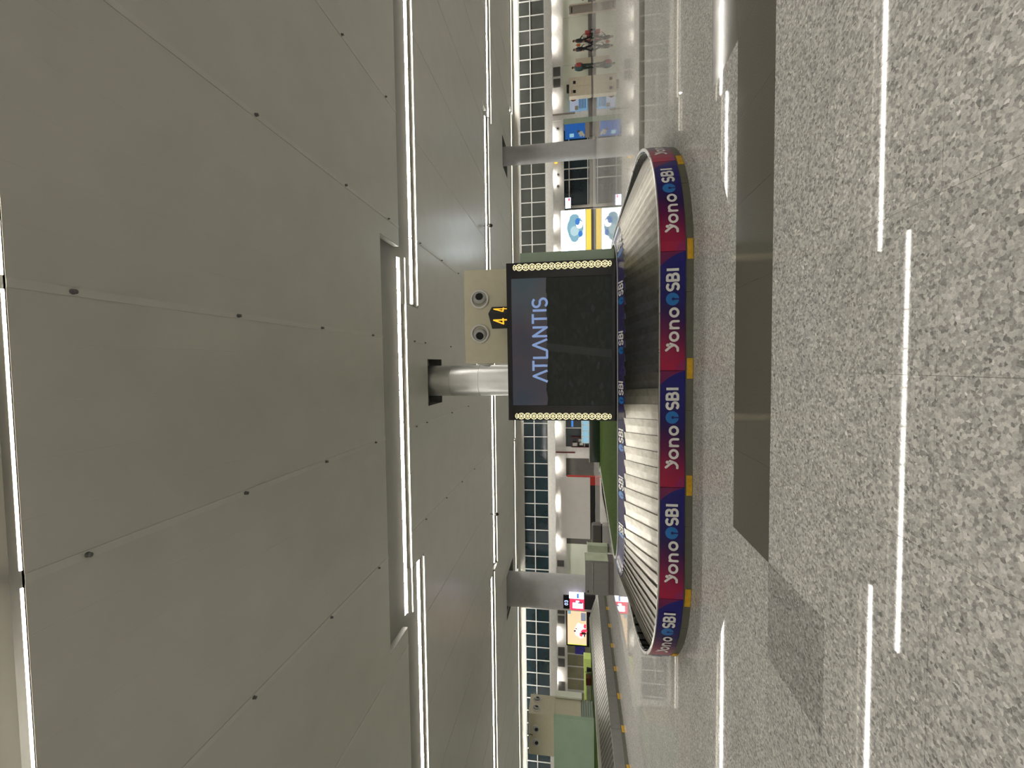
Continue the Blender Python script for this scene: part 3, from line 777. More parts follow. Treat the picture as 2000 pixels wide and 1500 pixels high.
    # turf island
    nn = 140; ring = [(*P(P.L*i/nn, top(P.L*i/nn)+.028), .855) for i in range(nn)]
    cxm = sum(p[0] for p in ring)/nn; cym = sum(p[1] for p in ring)/nn
    mb = MB(); mb.add(ring+[(cxm, cym, .855)], [(i, (i+1) % nn, nn) for i in range(nn)]); turf = put(mb, 'turf_mat', 'turf')
    blades = MB()
    for _ in range(9000):
        i = random.randrange(nn); t = math.sqrt(random.random()); u = random.random()
        ax, ay = ring[i][0]+(ring[(i+1) % nn][0]-ring[i][0])*u, ring[i][1]+(ring[(i+1) % nn][1]-ring[i][1])*u
        bx, by = cxm+(ax-cxm)*t*.995, cym+(ay-cym)*t*.995
        a = random.random()*6.28; w = .0035; hh = random.uniform(.006, .016); lx, ly = random.uniform(-.012, .012), random.uniform(-.012, .012)
        blades.add([(bx-w*math.cos(a), by-w*math.sin(a), .853), (bx+w*math.cos(a), by+w*math.sin(a), .853), (bx+lx, by+ly, .855+hh)], [(0, 1, 2)])
    b = put(blades, 'turf_blades', 'turf', turf, fix=False); b['kind'] = 'stuff'
    if hood:
        x0, x1, y0, y1, z0, z1 = hood
        mb = MB(); mb.bevbox(x0, x1, y0, y1, z0, z1, b=.012); put(mb, 'feed_hood', 'dark_glass')
        mb = MB(); mb.box(x0, x1, y0-.01, y0+.04, z1-.004, z1+.018); put(mb, 'hood_edge', 'steel')
    return root
PA = Path(-5.27, 3.80, 6.08, 15.27, 2.4, -.10)
def taper(s, P):
    x, y = P(s)
    return max(0, (y-8.4))*.14*max(0, min(1, (-3.2-x)/1.6))*max(0, min(1, (15.27-y)/2.0))
carousel('large baggage carousel with navy and magenta bank advertising band and steel belt', PA, True, 1.62, 'belt_steel', taper, (-3.0, 1.6, 13.1, 13.5, .855, 1.165))
PB = Path(-21.6, -12.55, 7.6, 25.5, 2.4, -17)
carousel('plain grey baggage carousel with steel belt on the left, behind the bank carousel', PB, False, 1.45, 'belt_steel_dark')

# ------------------------------------------------------------------ towers on the islands
TG = .862
def tower(label, x0, x1, y0, y1, zb, zt, gx0, gx1, gy0, gy1, front, sidejets, sidex):
    root = empty('service_tower', ((gx0+gx1)/2, (gy0+gy1)/2, TG)); ox, oy = (gx0+gx1)/2, (gy0+gy1)/2
    tag(root, label, 'tower')
    L = lambda a, b, c, d: (a-ox, b-ox, c-oy, d-oy)
    mb = MB(); mb.bevbox(*L(x0, x1, y0, y1), zb-TG, zt-TG, b=.012); mb.build('nozzle_box', 'beige', root)
    for (xa, xb, ya, yb) in ((gx0, gx1, gy0, gy0+.03), (gx0, gx0+.03, gy0+.032, gy1), (gx1-.03, gx1, gy0+.032, gy1), (gx0+.032, gx1-.032, gy1-.03, gy1)):
        mb = MB(); mb.bevbox(*L(xa, xb, ya, yb), .002, zb-TG, b=.004); mb.build('glass_panel', 'green_glass', root)
    mb = MB(); mb.box(*L(gx0+.03, gx1-.03, gy0+.03, gy1-.03), zb-TG-.04, zb-TG-.002); mb.build('glass_top', 'green_glass', root)
    mb = MB(); mb.box(*L(x0+.02, x1-.02, y0+.02, y1-.02), .55, zb-TG); mb.build('core', 'beige', root)
    mb = MB(); mb.box(*L(x0+.06, x1-.06, y0+.04, y1-.06), 0, .55); mb.build('plinth_core', 'grey_steel', root)
    for q in range(5):
        mb = MB(); mb.box(*L(x0+.04, x1-.04, y0+.02, y1-.04), .03+q*.105, .10+q*.105); mb.build('louvre', 'mint_dark', root)
    for x, z, lk in front: jet(root, (x-ox, y0-oy-.002, z-TG), .19, 'y', lk)
    for y, z, lk in sidejets: jet(root, (sidex-ox, y-oy, z-TG), .19, 'x' if sidex > (x0+x1)/2 else '-x', lk)
    return root, ox, oy
tower('beige box tower with two round air nozzles behind the big screen', .05, 1.90, 8.30, 9.45, 2.62, 3.78, -.75, 2.13, 8.10, 8.28, [(1.32, 3.46, (.34, .02)), (.64, 3.46, (-.34, .02))], [(8.75, 3.46, (0, -.2))], .05)
t2, ox, oy = tower('beige and green glass tower on the left carousel island', -17.65, -15.72, 18.4, 19.55, 2.62, 3.78, -19.4, -15.60, 18.2, 18.38, [(-16.42, 3.45, (.10, .22)), (-17.05, 3.45, (.10, .22))], [(18.72, 3.45, (.25, .12)), (19.25, 3.45, (.25, .12))], -15.72)
mb = MB(); mb.bevbox(-15.715-ox, -15.62-ox, 19.45-oy, 19.80-oy, 1.37-TG, 2.62-TG, b=.01); mb.build('glass_fin', 'mint', t2)
mb = MB(); mb.box(-16.72-ox, -16.69-ox, 18.38-oy, 18.402-oy, 3.61-TG, 3.76-TG); mb.box(-16.78-ox, -16.69-ox, 18.38-oy, 18.402-oy, 3.60-TG, 3.625-TG); mb.build('cable', 'grey_plinth', t2)

# ------------------------------------------------------------------ big screen and number sign
scr = empty('video_screen', (.42, 7.80, .862)); tag(scr, 'large black framed video screen with lit flower borders on the carousel island', 'screen')
scr.rotation_euler = (0, 0, math.radians(-1.5))
W2, ZT = 1.44, 1.965
mb = MB(); mb.bevbox(-W2, W2, -.02, .16, 0, ZT, b=.008); mb.build('housing', 'black_gloss', scr)
for z0, z1, x0, x1 in ((0, .08, -W2, W2), (ZT-.085, ZT, -W2, W2), (.08, ZT-.085, -W2, -1.16), (.08, ZT-.085, 1.16, W2)):
    boxo('bezel', 'black_gloss', scr, x0, x1, -.045, -.02, z0, z1)
pm = MB(); pm.add([(-1.16, 0, -.9), (1.16, 0, -.9), (1.16, 0, .9), (-1.16, 0, .9)], [(0, 1, 2, 3)])
pic = pm.build('display', 'screen_picture', scr, loc=(0, -.024, .98), fix=False)
V, F = [], []
xx = -.72
def put_g(ch, x, wx):
    v_, f_ = glyph(ch, x, .235, .30, .042, wx, rnd=False); b0 = len(V); V.extend(v_); F.extend(tuple(b0+i for i in f) for f in f_)
for ch, x, wx in (('A', -.735, .95), ('T', -.535, 1.0), ('L', -.315, 1.0), ('A', -.165, .95), ('N', .080, .95), ('T', .325, .95), ('I', .545, 1.0), ('S', .610, .95)): put_g(ch, x, wx)
fl_ = flat('lettering', V, F, lambda a, b, h_=0: (a, -.004-h_, b), 'atlantis_letter', pic)
# flower-of-life strips: six petals and the arcs between their tips
def petal(a, L, w):
    pts = []
    for i in range(7):
        t = i/6; pts.append((t*L, w*math.sin(math.pi*t)))
    for i in range(5, 0, -1):
        t = i/6; pts.append((t*L, -w*math.sin(math.pi*t)))
    return [(p*math.cos(a)-q*math.sin(a), p*math.sin(a)+q*math.cos(a)) for p, q in pts]
def flower(half=0):
    mb = MB(); R = .063
    for k in range(6):
        a = math.pi/6+k*math.pi/3
        if half and math.sin(a)*half < -.1: continue
        p = petal(a, R*.96, R*.11); mb.add([(x, 0, z) for x, z in p], [tuple(range(len(p)))])
        # arc petal between this tip and the next
        b = a+math.pi/3
        if half and (math.sin((a+b)/2)*half < .3): continue
        x0, z0, x1, z1 = R*math.cos(a), R*math.sin(a), R*math.cos(b), R*math.sin(b)
        ang = math.atan2(z1-z0, x1-x0); L = math.hypot(x1-x0, z1-z0)
        p = [(u+x0, v+z0) for u, v in petal(ang, L, R*.12)]; mb.add([(x, 0, z) for x, z in p], [tuple(range(len(p)))])
    return mb.mesh('flower_light', 'flower_lit')
FM, FH0, FH1 = flower(), flower(1), flower(-1)
for sx in (-1.36, 1.355):
    zs0, dz = .085, .1172
    for k in range(14):
        o = bpy.data.objects.new('flower_light', FM); o.location = (sx, -.050, zs0+dz*(k+1)); link(o, scr)
    for me, z in ((FH0, zs0), (FH1, zs0+dz*15)):
        o = bpy.data.objects.new('flower_light', me); o.location = (sx, -.050, z); link(o, scr)
mb = MB(); 
# number sign: two black faces meeting in front, under a shallow peak
sg = empty('carousel_sign', (.905, 7.90, 2.829)); tag(sg, 'black two-sided sign with yellow number four on top of the screen', 'sign')
def signface(x0, y0, x1, y1, h0, h1):
    return [(x0, y0, 0), (x1, y1, 0), (x1, y1, h1), (x0, y0, h0)]
mb.add([(-.205, .03, 0), (.065, -.10, 0), (.205, .03, 0), (-.205, .03, .315), (.065, -.10, .36), (.205, .03, .315), (0, .10, 0), (0, .10, .335)],
       [(0, 1, 4, 3), (1, 2, 5, 4), (2, 6, 7, 5), (6, 0, 3, 7), (3, 4, 5, 7), (0, 6, 2, 1)])
body = mb.build('sign_body', 'black_matte', sg)
for (ax, ay), (bx, by), wx_, x_in in (((-.205, .03), (.065, -.10), 1.0, .085), ((.065, -.10), (.205, .03), .75, .040)):
    L = math.hypot(bx-ax, by-ay); dx, dy = (bx-ax)/L, (by-ay)/L; nx, ny = dy, -dx
    if ny > 0: nx, ny = -nx, -ny
    v_, f_ = glyph('4', x_in, .005, .28, .026, .62*wx_ if wx_ == 1.0 else .60, rnd=False)
    flat('numeral', v_, f_, lambda a, b, h_=0: (ax+dx*a+nx*(.003+h_), ay+dy*a+ny*(.003+h_), b), 'sign_yellow', body)

# ------------------------------------------------------------------ things beyond the carousel, left
rt_ = empty('steel_counter', (-9.2, 18.6, 0)); tag(rt_, 'grey steel cabinet with a long recessed handle behind the left end of the belt', 'cabinet')
boxo('plinth', 'grey_plinth', rt_, -.72, .72, -.37, .40, 0, .20)
boxo('body', 'grey_steel', rt_, -.745, .745, -.39, .42, .20, 1.21, bev=.008)
boxo('front_panel', 'grey_steel', rt_, -.70, .70, -.41, -.388, .24, .86)
boxo('handle', 'steel', rt_, -.66, .66, -.435, -.388, .875, .91)
boxo('side_panel', 'lime_pale', rt_, .742, .756, -.36, .39, .23, 1.19)  # pale sheet paints the light falling on the cabinet's right side
boxo('card_slot', 'black_matte', rt_, -.66, -.56, -.394, -.388, 1.06, 1.12)
rt_ = empty('display_case', (-9.02, 20.9, 0)); tag(rt_, 'small pale cabinet standing behind the grey steel cabinet', 'cabinet')
boxo('body', 'lime_pale', rt_, -.17, .17, -.2, .2, .08, 1.03, bev=.008); boxo('plinth', 'grey_plinth', rt_, -.15, .15, -.18, .18, 0, .08); boxo('top', 'trim_white', rt_, -.19, .19, -.22, .22, 1.03, 1.06)
rt_ = empty('conveyor_unit', (-10.6, 26.5, 0)); tag(rt_, 'low dark grey conveyor unit on the floor before the white hoarding', 'conveyor')
boxo('body', 'grey_plinth', rt_, -.68, .68, -.3, .3, .06, .55, bev=.02); boxo('roller_bed', 'grey_steel', rt_, -.64, .64, -.26, .26, .552, .62); boxo('foot', 'black_matte', rt_, -.6, .6, -.22, .22, 0, .06)
boxo('status_lamp', 'lit_lime', rt_, -.60, -.56, -.315, -.30, .36, .40)
rt_ = empty('hoarding', (-12.0, 35.5, 0)); tag(rt_, 'big blank white hoarding with red edge before the far wall', 'hoarding')
for i in range(4): boxo('board', 'hoarding', rt_, -2.62+1.31*i+.004, -1.31+1.31*i-.004, -.05, .05, .40, 2.81)
boxo('red_edge', 'red', rt_, 2.622, 2.68, -.06, .30, .0, 2.30); boxo('red_base', 'red', rt_, 1.95, 2.62, -.04, .05, 0, .40); boxo('base_gap', 'black_matte', rt_, -2.62, 1.95, -.04, .05, 0, .40)  # black strip along the base stands for the shaded gap under the boards
# shop fronts on the left of the far wall
def shopfront(label, x0, x1, z0, z1, cols, rows, y=WALLY-.05, glass='night_glass', split=None):
    root = empty('shop_window', ((x0+x1)/2, y, 0)); tag(root, label, 'shop window'); cx = (x0+x1)/2
    boxo('backing', glass, root, x0-cx, x1-cx, .03, .05, z0, z1)
    for c in cols: boxo('mullion', 'frame_light', root, c-cx-.045, c-cx+.045, -.05, .03, z0, z1)
    for z in rows: boxo('rail', 'frame_light', root, x0-cx, x1-cx, -.045, .03, z-.04, z+.04)
    xs = [x0]+sorted(cols)+[x1]; zs = [z0]+sorted(rows)+[z1]
    for a, b in zip(xs[:-1], xs[1:]):
        for c, d in zip(zs[:-1], zs[1:]): boxo('pane', glass, root, a-cx+.05, b-cx-.05, -.01, .005, c+.045, d-.045)
    return root, cx
shopfront('dark glazed shop front with white frames right of the round column', 13.7, 20.0, .30, 2.42, [15.85, 16.75, 17.9, 18.9], [.40, 1.98])
r_, c_ = shopfront('dark blue glass shop front left of the screen', -6.25, -3.2, .3, 2.42, [-5.55, -4.4], [.9])
boxo('lit_strip', 'lit_blue', r_, -5.45-c_, -4.9-c_, -.06, -.02, 1.76, 1.94)
r_, c_ = shopfront('narrow dark shop window with stacked white boxes', -7.2, -6.28, .3, 2.42, [], [.8])
SHY = WALLY-.30
for bx, bz, w_, h_, where in ((-6.95, 1.435, .28, .40, 'high on the left'), (-6.58, .935, .24, .38, 'on the right'), (-6.9, .935, .22, .30, 'low on the left')):
    rt_ = empty('carton', (bx, SHY, bz)); tag(rt_, f'white carton {where} in the narrow dark shop window', 'carton', 'cartons in the narrow shop window')
    boxo('box', 'bag_white', rt_, -w_/2, w_/2, -.12, .12, 0, h_); boxo('tape', 'taupe', rt_, -.025, .025, -.122, .122, h_, h_+.002)
shelf_rt = empty('display_shelf', (-6.75, SHY, 0)); tag(shelf_rt, 'dark shelf unit carrying the white cartons', 'shelf')
for z in (.40, .90, 1.40, 1.90): boxo('shelf_board', 'maroon', shelf_rt, -.41, .41, -.16, .16, z, z+.034)
for sx in (-.44, .41): boxo('upright', 'maroon', shelf_rt, sx, sx+.03, -.16, .16, 0, 1.95)
rt_ = empty('info_counter', (-4.75, 30.2, 0)); tag(rt_, 'pale blue lit counter before the dark blue shop front', 'counter')
boxo('body', 'lit_blue_pale', rt_, -.78, .75, -.2, .25, .62, 1.12); boxo('base', 'grey_plinth', rt_, -.74, .71, -.15, .2, 0, .62); boxo('counter_top', 'trim_white', rt_, -.82, .79, -.25, .3, 1.12, 1.17)
for q in range(4): boxo('front_divider', 'trim_white', rt_, -.76+.42*q, -.72+.42*q, -.215, -.2, .62, 1.12)
# tan light box and screens by the thick column
rt_ = empty('light_box', (-20.67, 33.0, 0)); tag(rt_, 'glowing tan light box advertisement with dancers beside the thick column', 'light box')
boxo('housing', 'black_gloss', rt_, -1.55, 1.45, -.1, .25, .30, 2.40, bev=.02); boxo('plinth', 'black_matte', rt_, -1.3, 1.2, -.05, .2, 0, .30)
pn_ = boxo('picture', 'lit_tan', rt_, -1.36, 1.36, -.115, -.10, .82, 2.30)
boxo('lime_edge', 'lit_lime', rt_, -1.42, -1.36, -.112, -.1, .82, 2.30); boxo('lime_edge', 'lit_lime', rt_, 1.36, 1.42, -.112, -.1, .82, 2.30)
def blob(name, cx, cz, rx, rz, m, parent, y, n=20, seed=1, wob=.12):
    rnd = random.Random(seed); V = []
    for k in range(n):
        a = 2*math.pi*k/n; q = 1+wob*rnd.uniform(-1, 1); V.append((cx+rx*q*math.cos(a), y, cz+rz*q*math.sin(a)))
    mb = MB(); mb.add(V, [tuple(range(n))]); return mb.build(name, m, parent, fix=False)
blob('glow_print', -.25, 1.30, .62, .44, 'lit_cream', pn_, -.117)
for i, (bx, bz, rx, rz, m) in enumerate(((-.55, 1.25, .16, .13, 'lit_red'), (-.25, 1.02, .16, .22, 'lit_red'), (-.05, 1.30, .13, .30, 'lit_cream'), (-.45, 1.05, .10, .22, 'maroon'), (.12, .95, .20, .10, 'lit_red'), (-.30, 1.72, .07, .09, 'poster_blue'), (-.10, 1.62, .05, .06, 'maroon'), (-.62, .98, .13, .05, 'poster_blue'))):
    blob('figure_print', bx, bz, rx, rz, m, pn_, -.1185-.0008*i, seed=i+3, wob=.25)
boxo('caption_print', 'poster_pale', pn_, .55, 1.2, -.118, -.1165, .86, 1.25); boxo('caption_print', 'lit_blue_pale', pn_, 1.05, 1.34, -.118, -.1165, 2.02, 2.26)
rt_ = empty('gate_display', (-17.42, 30.72, 0)); tag(rt_, 'black sign reading 03 above red and white lit screens on the thick column', 'display')
boxo('support', 'black_matte', rt_, -.5, .55, .02, .42, 0, 1.02); 
sb = boxo('sign_board', 'black_gloss', rt_, -.52, .48, -.03, .08, 2.10, 2.54)
V, F, _ = text2d('03', -.26, 2.20, .26, .045, 1.0, .12); flat('numerals', V, F, lambda a, b, h_=0: (a, -.034-h_, b), 'digit_blue', sb)
d1 = boxo('arrivals_screen', 'lit_red', rt_, -.58, .26, -.03, .1, 1.03, 2.06)
boxo('picture', 'lit_violet', d1, -.44, -.02, -.034, -.03, 1.12, 1.86); boxo('picture', 'lit_white', d1, -.36, .14, -.036, -.034, 1.40, 1.62); boxo('picture', 'poster_blue', d1, -.06, .02, -.037, -.035, 1.15, 1.5)
d2 = boxo('advert_screen', 'lit_violet', rt_, .28, .70, -.03, .1, 1.06, 2.12)
boxo('picture', 'lit_blue', d2, .32, .66, -.034, -.03, 1.42, 1.55); boxo('picture', 'lit_white', d2, .36, .60, -.034, -.03, 1.7, 2.0)
tag(boxo('wall_poster', 'poster_blue', None, -25.95, -24.84, WALLY-.13, WALLY-.055, .86, 1.74), 'dark blue poster on the khaki panels of the far wall', 'poster')
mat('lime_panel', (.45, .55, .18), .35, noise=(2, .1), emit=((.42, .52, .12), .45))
rt_ = empty('lime_counter', (-16.2, 21.6, .87)); tag(rt_, 'lime green and white counter on the left island behind the tower', 'counter')
boxo('body', 'lime_pale', rt_, -1.05, .40, -.2, .4, .0, .32, bev=.01); boxo('lime_wing', 'lime_panel', rt_, .41, 1.05, -.1, .4, 0, .37, bev=.01); boxo('counter_top', 'lime_panel', rt_, -1.07, .40, -.22, .42, .321, .35); boxo('lime_fascia', 'lime_panel', rt_, -1.04, .39, -.206, -.2, .24, .32)
rt_ = empty('storage_box', (-15.95, 21.1, .87)); tag(rt_, 'dark red box in front of the lime counter', 'box')
boxo('body', 'maroon', rt_, -.18, .18, -.15, .15, 0, .24, bev=.008); boxo('lid', 'maroon', rt_, -.19, .19, -.16, .16, .24, .27)
rt_ = empty('waste_bin', (-15.45, 21.15, .87)); tag(rt_, 'small black bin in front of the lime counter wing', 'bin')
mb = MB(); mb.lathe([(.09, 0), (.11, .22), (.10, .22), (.085, .03)], n=20, cap=False); mb.build('body', 'black_matte', rt_); mb = MB(); mb.lathe([(.113, .215), (.118, .235), (.10, .24)], n=20, cap=False); mb.build('rim', 'grey_plinth', rt_)

# ------------------------------------------------------------------ things beyond the carousel, right
rt_ = empty('light_box', (10.94, 36.0, 0)); tag(rt_, 'large white and blue light box advertisement right of the screen', 'light box')
boxo('housing', 'trim_white', rt_, -1.9, 1.84, -.02, .3, .62, 2.70, bev=.02); boxo('foot_panel', 'lit_yellow', rt_, -1.86, 1.80, -.04, .25, .20, .60); boxo('base', 'baseboard_grey', rt_, -1.86, 1.80, 0, .22, 0, .20)
pn_ = boxo('picture', 'lit_white', rt_, -1.80, 1.80, -.03, -.02, .68, 2.65)
for i, (bx, bz, rx, rz, m) in enumerate(((.35, 1.60, .95, .55, 'lit_blue_pale'), (1.15, 1.55, .35, .40, 'lit_blue_pale'), (-.45, 1.55, .35, .35, 'lit_blue_pale'), (.35, 1.25, .85, .42, 'lit_blue_pale'), (.10, 1.55, .40, .35, 'lit_white_soft'), (.60, 1.15, .30, .26, 'lit_white'), (.85, 1.30, .28, .20, 'lit_blue'), (-.15, 1.05, .25, .18, 'lit_blue'))):
    blob('cloud_print', bx, bz, rx, rz, m, pn_, -.0312-.0008*i, n=28, seed=i+20, wob=.05)
for z in (1.75, 1.90, 2.05): boxo('frame_print', 'lit_teal_line', pn_, .55, 1.10, -.041, -.040, z, z+.02)
for x_ in (.55, .82, 1.08): boxo('frame_print', 'lit_teal_line', pn_, x_, x_+.02, -.041, -.040, 1.75, 2.07)
V, F, _ = text2d('US BIAS', -1.66, 2.26, .17, .022, .75, .14, rnd=False)
flat('caption', V, F, lambda a, b, h_=0: (a, -.0385-h_, b), 'lit_teal_line', pn_)
for q, (z, w_) in enumerate(((1.92, .85), (1.78, .9), (1.70, .75), (1.40, .6))): boxo('text_line', 'lit_blue_pale', pn_, -1.66, -1.66+w_, -.0385, -.038, z, z+.025)
rt_ = empty('wall_monitor', (13.68, 36.9, 0)); tag(rt_, 'small lit monitor hanging beside the dark shop front', 'monitor')
boxo('housing', 'black_gloss', rt_, -.52, .48, -.04, .08, 1.80, 2.36, bev=.01); boxo('bracket', 'black_matte', rt_, -.1, .1, .08, .62, 2.05, 2.15); d_ = boxo('display', 'lit_violet', rt_, -.44, .44, -.046, -.04, 1.85, 2.31); boxo('picture', 'lit_red', d_, .16, .40, -.049, -.046, 1.92, 2.06)
boxo('post', 'black_matte', rt_, -.5, -.42, .082, .16, 0, 1.8)
tag(boxo('exit_sign', 'amber_sign', None, 17.32, 17.62, WALLY-.14, WALLY-.025, 2.98, 3.22, bev=.01), 'small amber sign on the lit fascia beside the grey column', 'sign')
# blue poster and portrait poster
rt_ = empty('poster', (19.8, WALLY-.1, 0)); tag(rt_, 'royal blue poster panel beside the grey column', 'poster')
boxo('board', 'poster_royal', rt_, -.62, .61, -.12, -.08, .62, 2.30); boxo('print_block', 'lit_blue_pale', rt_, -.50, -.20, -.125, -.12, 1.55, 1.92); boxo('skirt', 'taupe', rt_, -.62, .61, -.12, -.08, .25, .60)
blob('animal_print', -.28, .92, .20, .22, 'bag_white', rt_, -.1225, seed=5, wob=.3); blob('head_print', -.05, 1.18, .10, .14, 'grey_plinth', rt_, -.123, seed=9, wob=.3); blob('leg_print', -.42, .72, .12, .08, 'bag_white', rt_, -.1235, seed=12, wob=.3)
tag(boxo('glass_screen', 'mint_dark', None, 20.42, 20.86, WALLY-.24, WALLY-.20, .0, 2.42), 'narrow green glass screen between white pier and blue poster', 'screen')
rt_ = empty('poster', (22.13, WALLY-.1, 0)); tag(rt_, 'pale blue poster with portrait and text lines beside the cream booth', 'poster')
boxo('board', 'poster_sky', rt_, -.65, .66, -.1, -.02, .42, 1.88); 
boxo('sky_print', 'poster_pale', rt_, -.64, .35, -.104, -.1, 1.16, 1.87)
blob('hair_print', .30, 1.58, .17, .24, 'maroon', rt_, -.106, seed=2, wob=.08); blob('face_print', .30, 1.56, .09, .15, 'skin', rt_, -.1075, seed=3, wob=.06); blob('hand_print', .42, 1.34, .07, .10, 'skin', rt_, -.107, seed=4, wob=.2)
boxo('building_print', 'taupe', rt_, -.60, -.25, -.106, -.104, 1.17, 1.45)
for q in range(6): boxo('text_line', 'ink', rt_, -.50, .42-(.1 if q % 2 else 0), -.106, -.1, 1.06-q*.10, 1.10-q*.10)
# cream booth
rt_ = empty('booth', (23.15, 37.05, 0)); tag(rt_, 'cream booth with two small black windows before the mint wall', 'booth')
boxo('base', 'baseboard_grey', rt_, -.74, .74, -.2, .2, 0, .08)
for x0, x1 in ((-.77, -.005), (.005, .77)): boxo('front_door', 'cream', rt_, x0, x1, -.26, -.22, .08, 1.92)
boxo('shell', 'cream', rt_, -.77, .77, -.22, .22, .08, 1.92)
for x_ in (.34, -.40): boxo('window', 'black_gloss', rt_, x_-.12, x_+.12, -.275, -.26, 1.38, 1.60)
boxo('top_sign', 'black_matte', rt_, -.42, .26, -.20, -.12, 1.92, 2.14); boxo('vent_slot', 'grey_plinth', rt_, -.56, -.28, -.268, -.26, 1.68, 1.72)
# tall taupe kiosk and cream board
rt_ = empty('kiosk', (29.1, 36.6, 0)); tag(rt_, 'tall taupe kiosk with dark slot beside the mint wall', 'kiosk')
boxo('body', 'taupe', rt_, -.34, .34, -.1, .1, 0, 1.90, bev=.015); boxo('side_panel', 'cream', rt_, .34, .46, -.09, .09, .05, 1.85); boxo('slot', 'black_matte', rt_, -.24, .24, -.112, -.1, 1.62, 1.72)
rt_ = empty('notice_board', (25.25, 37.0, 0)); tag(rt_, 'cream notice board standing between the walking and standing persons', 'board')
boxo('board', 'cream', rt_, -.24, .26, -.04, .04, .10, 1.42, bev=.01)
for sx in (-.2, .18): boxo('foot', 'grey_plinth', rt_, sx, sx+.05, -.2, .2, 0, .10)
# luggage trolley with red bags
rt_ = empty('luggage_trolley', (26.75, 36.3, 0)); tag(rt_, 'dark luggage trolley parked before the mint wall', 'trolley')
boxo('deck', 'black_matte', rt_, -.42, .36, -.25, .25, .16, .22); 
for sx in (-.36, .28):
    for sy in (-.2, .2): mb = MB(); mb.lathe([(.07, -.02), (.075, 0), (.07, .02)], (sx, sy, .075), 'x', 16); mb.build('wheel', 'black_rubber', rt_)
    boxo('axle', 'steel', rt_, sx-.01, sx+.01, -.2, .2, .075, .17)
mb = MB(); mb.tube((-.42, -.22, .2), (-.52, -.22, .95), .018); mb.tube((-.42, .22, .2), (-.52, .22, .95), .018); mb.tube((-.52, -.22, .95), (-.52, .22, .95), .022); mb.build('handle', 'steel', rt_)
def bag(name, label, x, y, z, w, d, hgt, m):
    rt2 = empty(name, (x, y, z)); tag(rt2, label, 'bag', None)
    o = boxo('body', m, rt2, -w/2, w/2, -d/2, d/2, 0, hgt, bev=.04)
    mb = MB(); mb.tube((-w*.2, 0, hgt), (-w*.12, 0, hgt+.06), .012); mb.tube((-w*.12, 0, hgt+.06), (w*.12, 0, hgt+.06), .012); mb.tube((w*.12, 0, hgt+.06), (w*.2, 0, hgt), .012); mb.build('handle', 'black_matte', rt2)
    boxo('zip', 'black_matte', rt2, -w/2+.03, w/2-.03, -d/2-.003, -d/2+.002, hgt*.62, hgt*.66)
bag('suitcase', 'dark red suitcase on the left of the luggage trolley', 26.55, 36.3, .221, .30, .40, .46, 'bag_red')
bag('suitcase', 'dark red suitcase on the right of the luggage trolley', 26.92, 36.3, .221, .30, .40, .40, 'bag_red')

# tilted board on the back end of the carousel
rt_ = empty('chute_sign', (3.05, 14.1, .775)); tag(rt_, 'tilted framed board with green lines at the far end of the carousel', 'sign')
rt_.rotation_euler = (0, math.radians(18), math.radians(-4))
boxo('frame', 'taupe', rt_, -.30, .30, -.03, .03, .02, .46); boxo('board', 'dark_glass', rt_, -.26, .26, -.036, -.03, .06, .42)
for x_ in (-.14, .10): boxo('green_line', 'lime', rt_, x_, x_+.04, -.040, -.036, .09, .40)
boxo('white_foot', 'trim_white', rt_, -.30, .30, -.06, .06, -.10, .02)

# ceiling cameras in the third slot
def cctv(label, x, y, z):
    root = empty('security_camera', (x, y, z)); tag(root, label, 'security camera')
    mb = MB(); mb.tube((0, 0, 0), (0, 0, -.30), .022); mb.build('stem', 'grey_plinth', root)
    mb = MB(); mb.lathe([(.10, -.30), (.12, -.34), (.12, -.40)], n=20); mb.build('mount', 'nozzle_white', root)
    mb = MB(); mb.lathe([(.11, -.40), (.10, -.46), (.06, -.51), (.01, -.53)], n=20); o = mb.build('dome', 'black_gloss', root); autosmooth(o, 60)
    mb = MB(); mb.bevbox(-.04, .04, -.30, .02, -.36, -.28, b=.01); mb.build('body', 'grey_steel', root)
cctv('dark dome camera hanging right of the tower below the third light slot', 8.15, 24.6, CEIL)
cctv('dark dome camera hanging left of the tower below the third light slot', -9.1, 25.2, CEIL)

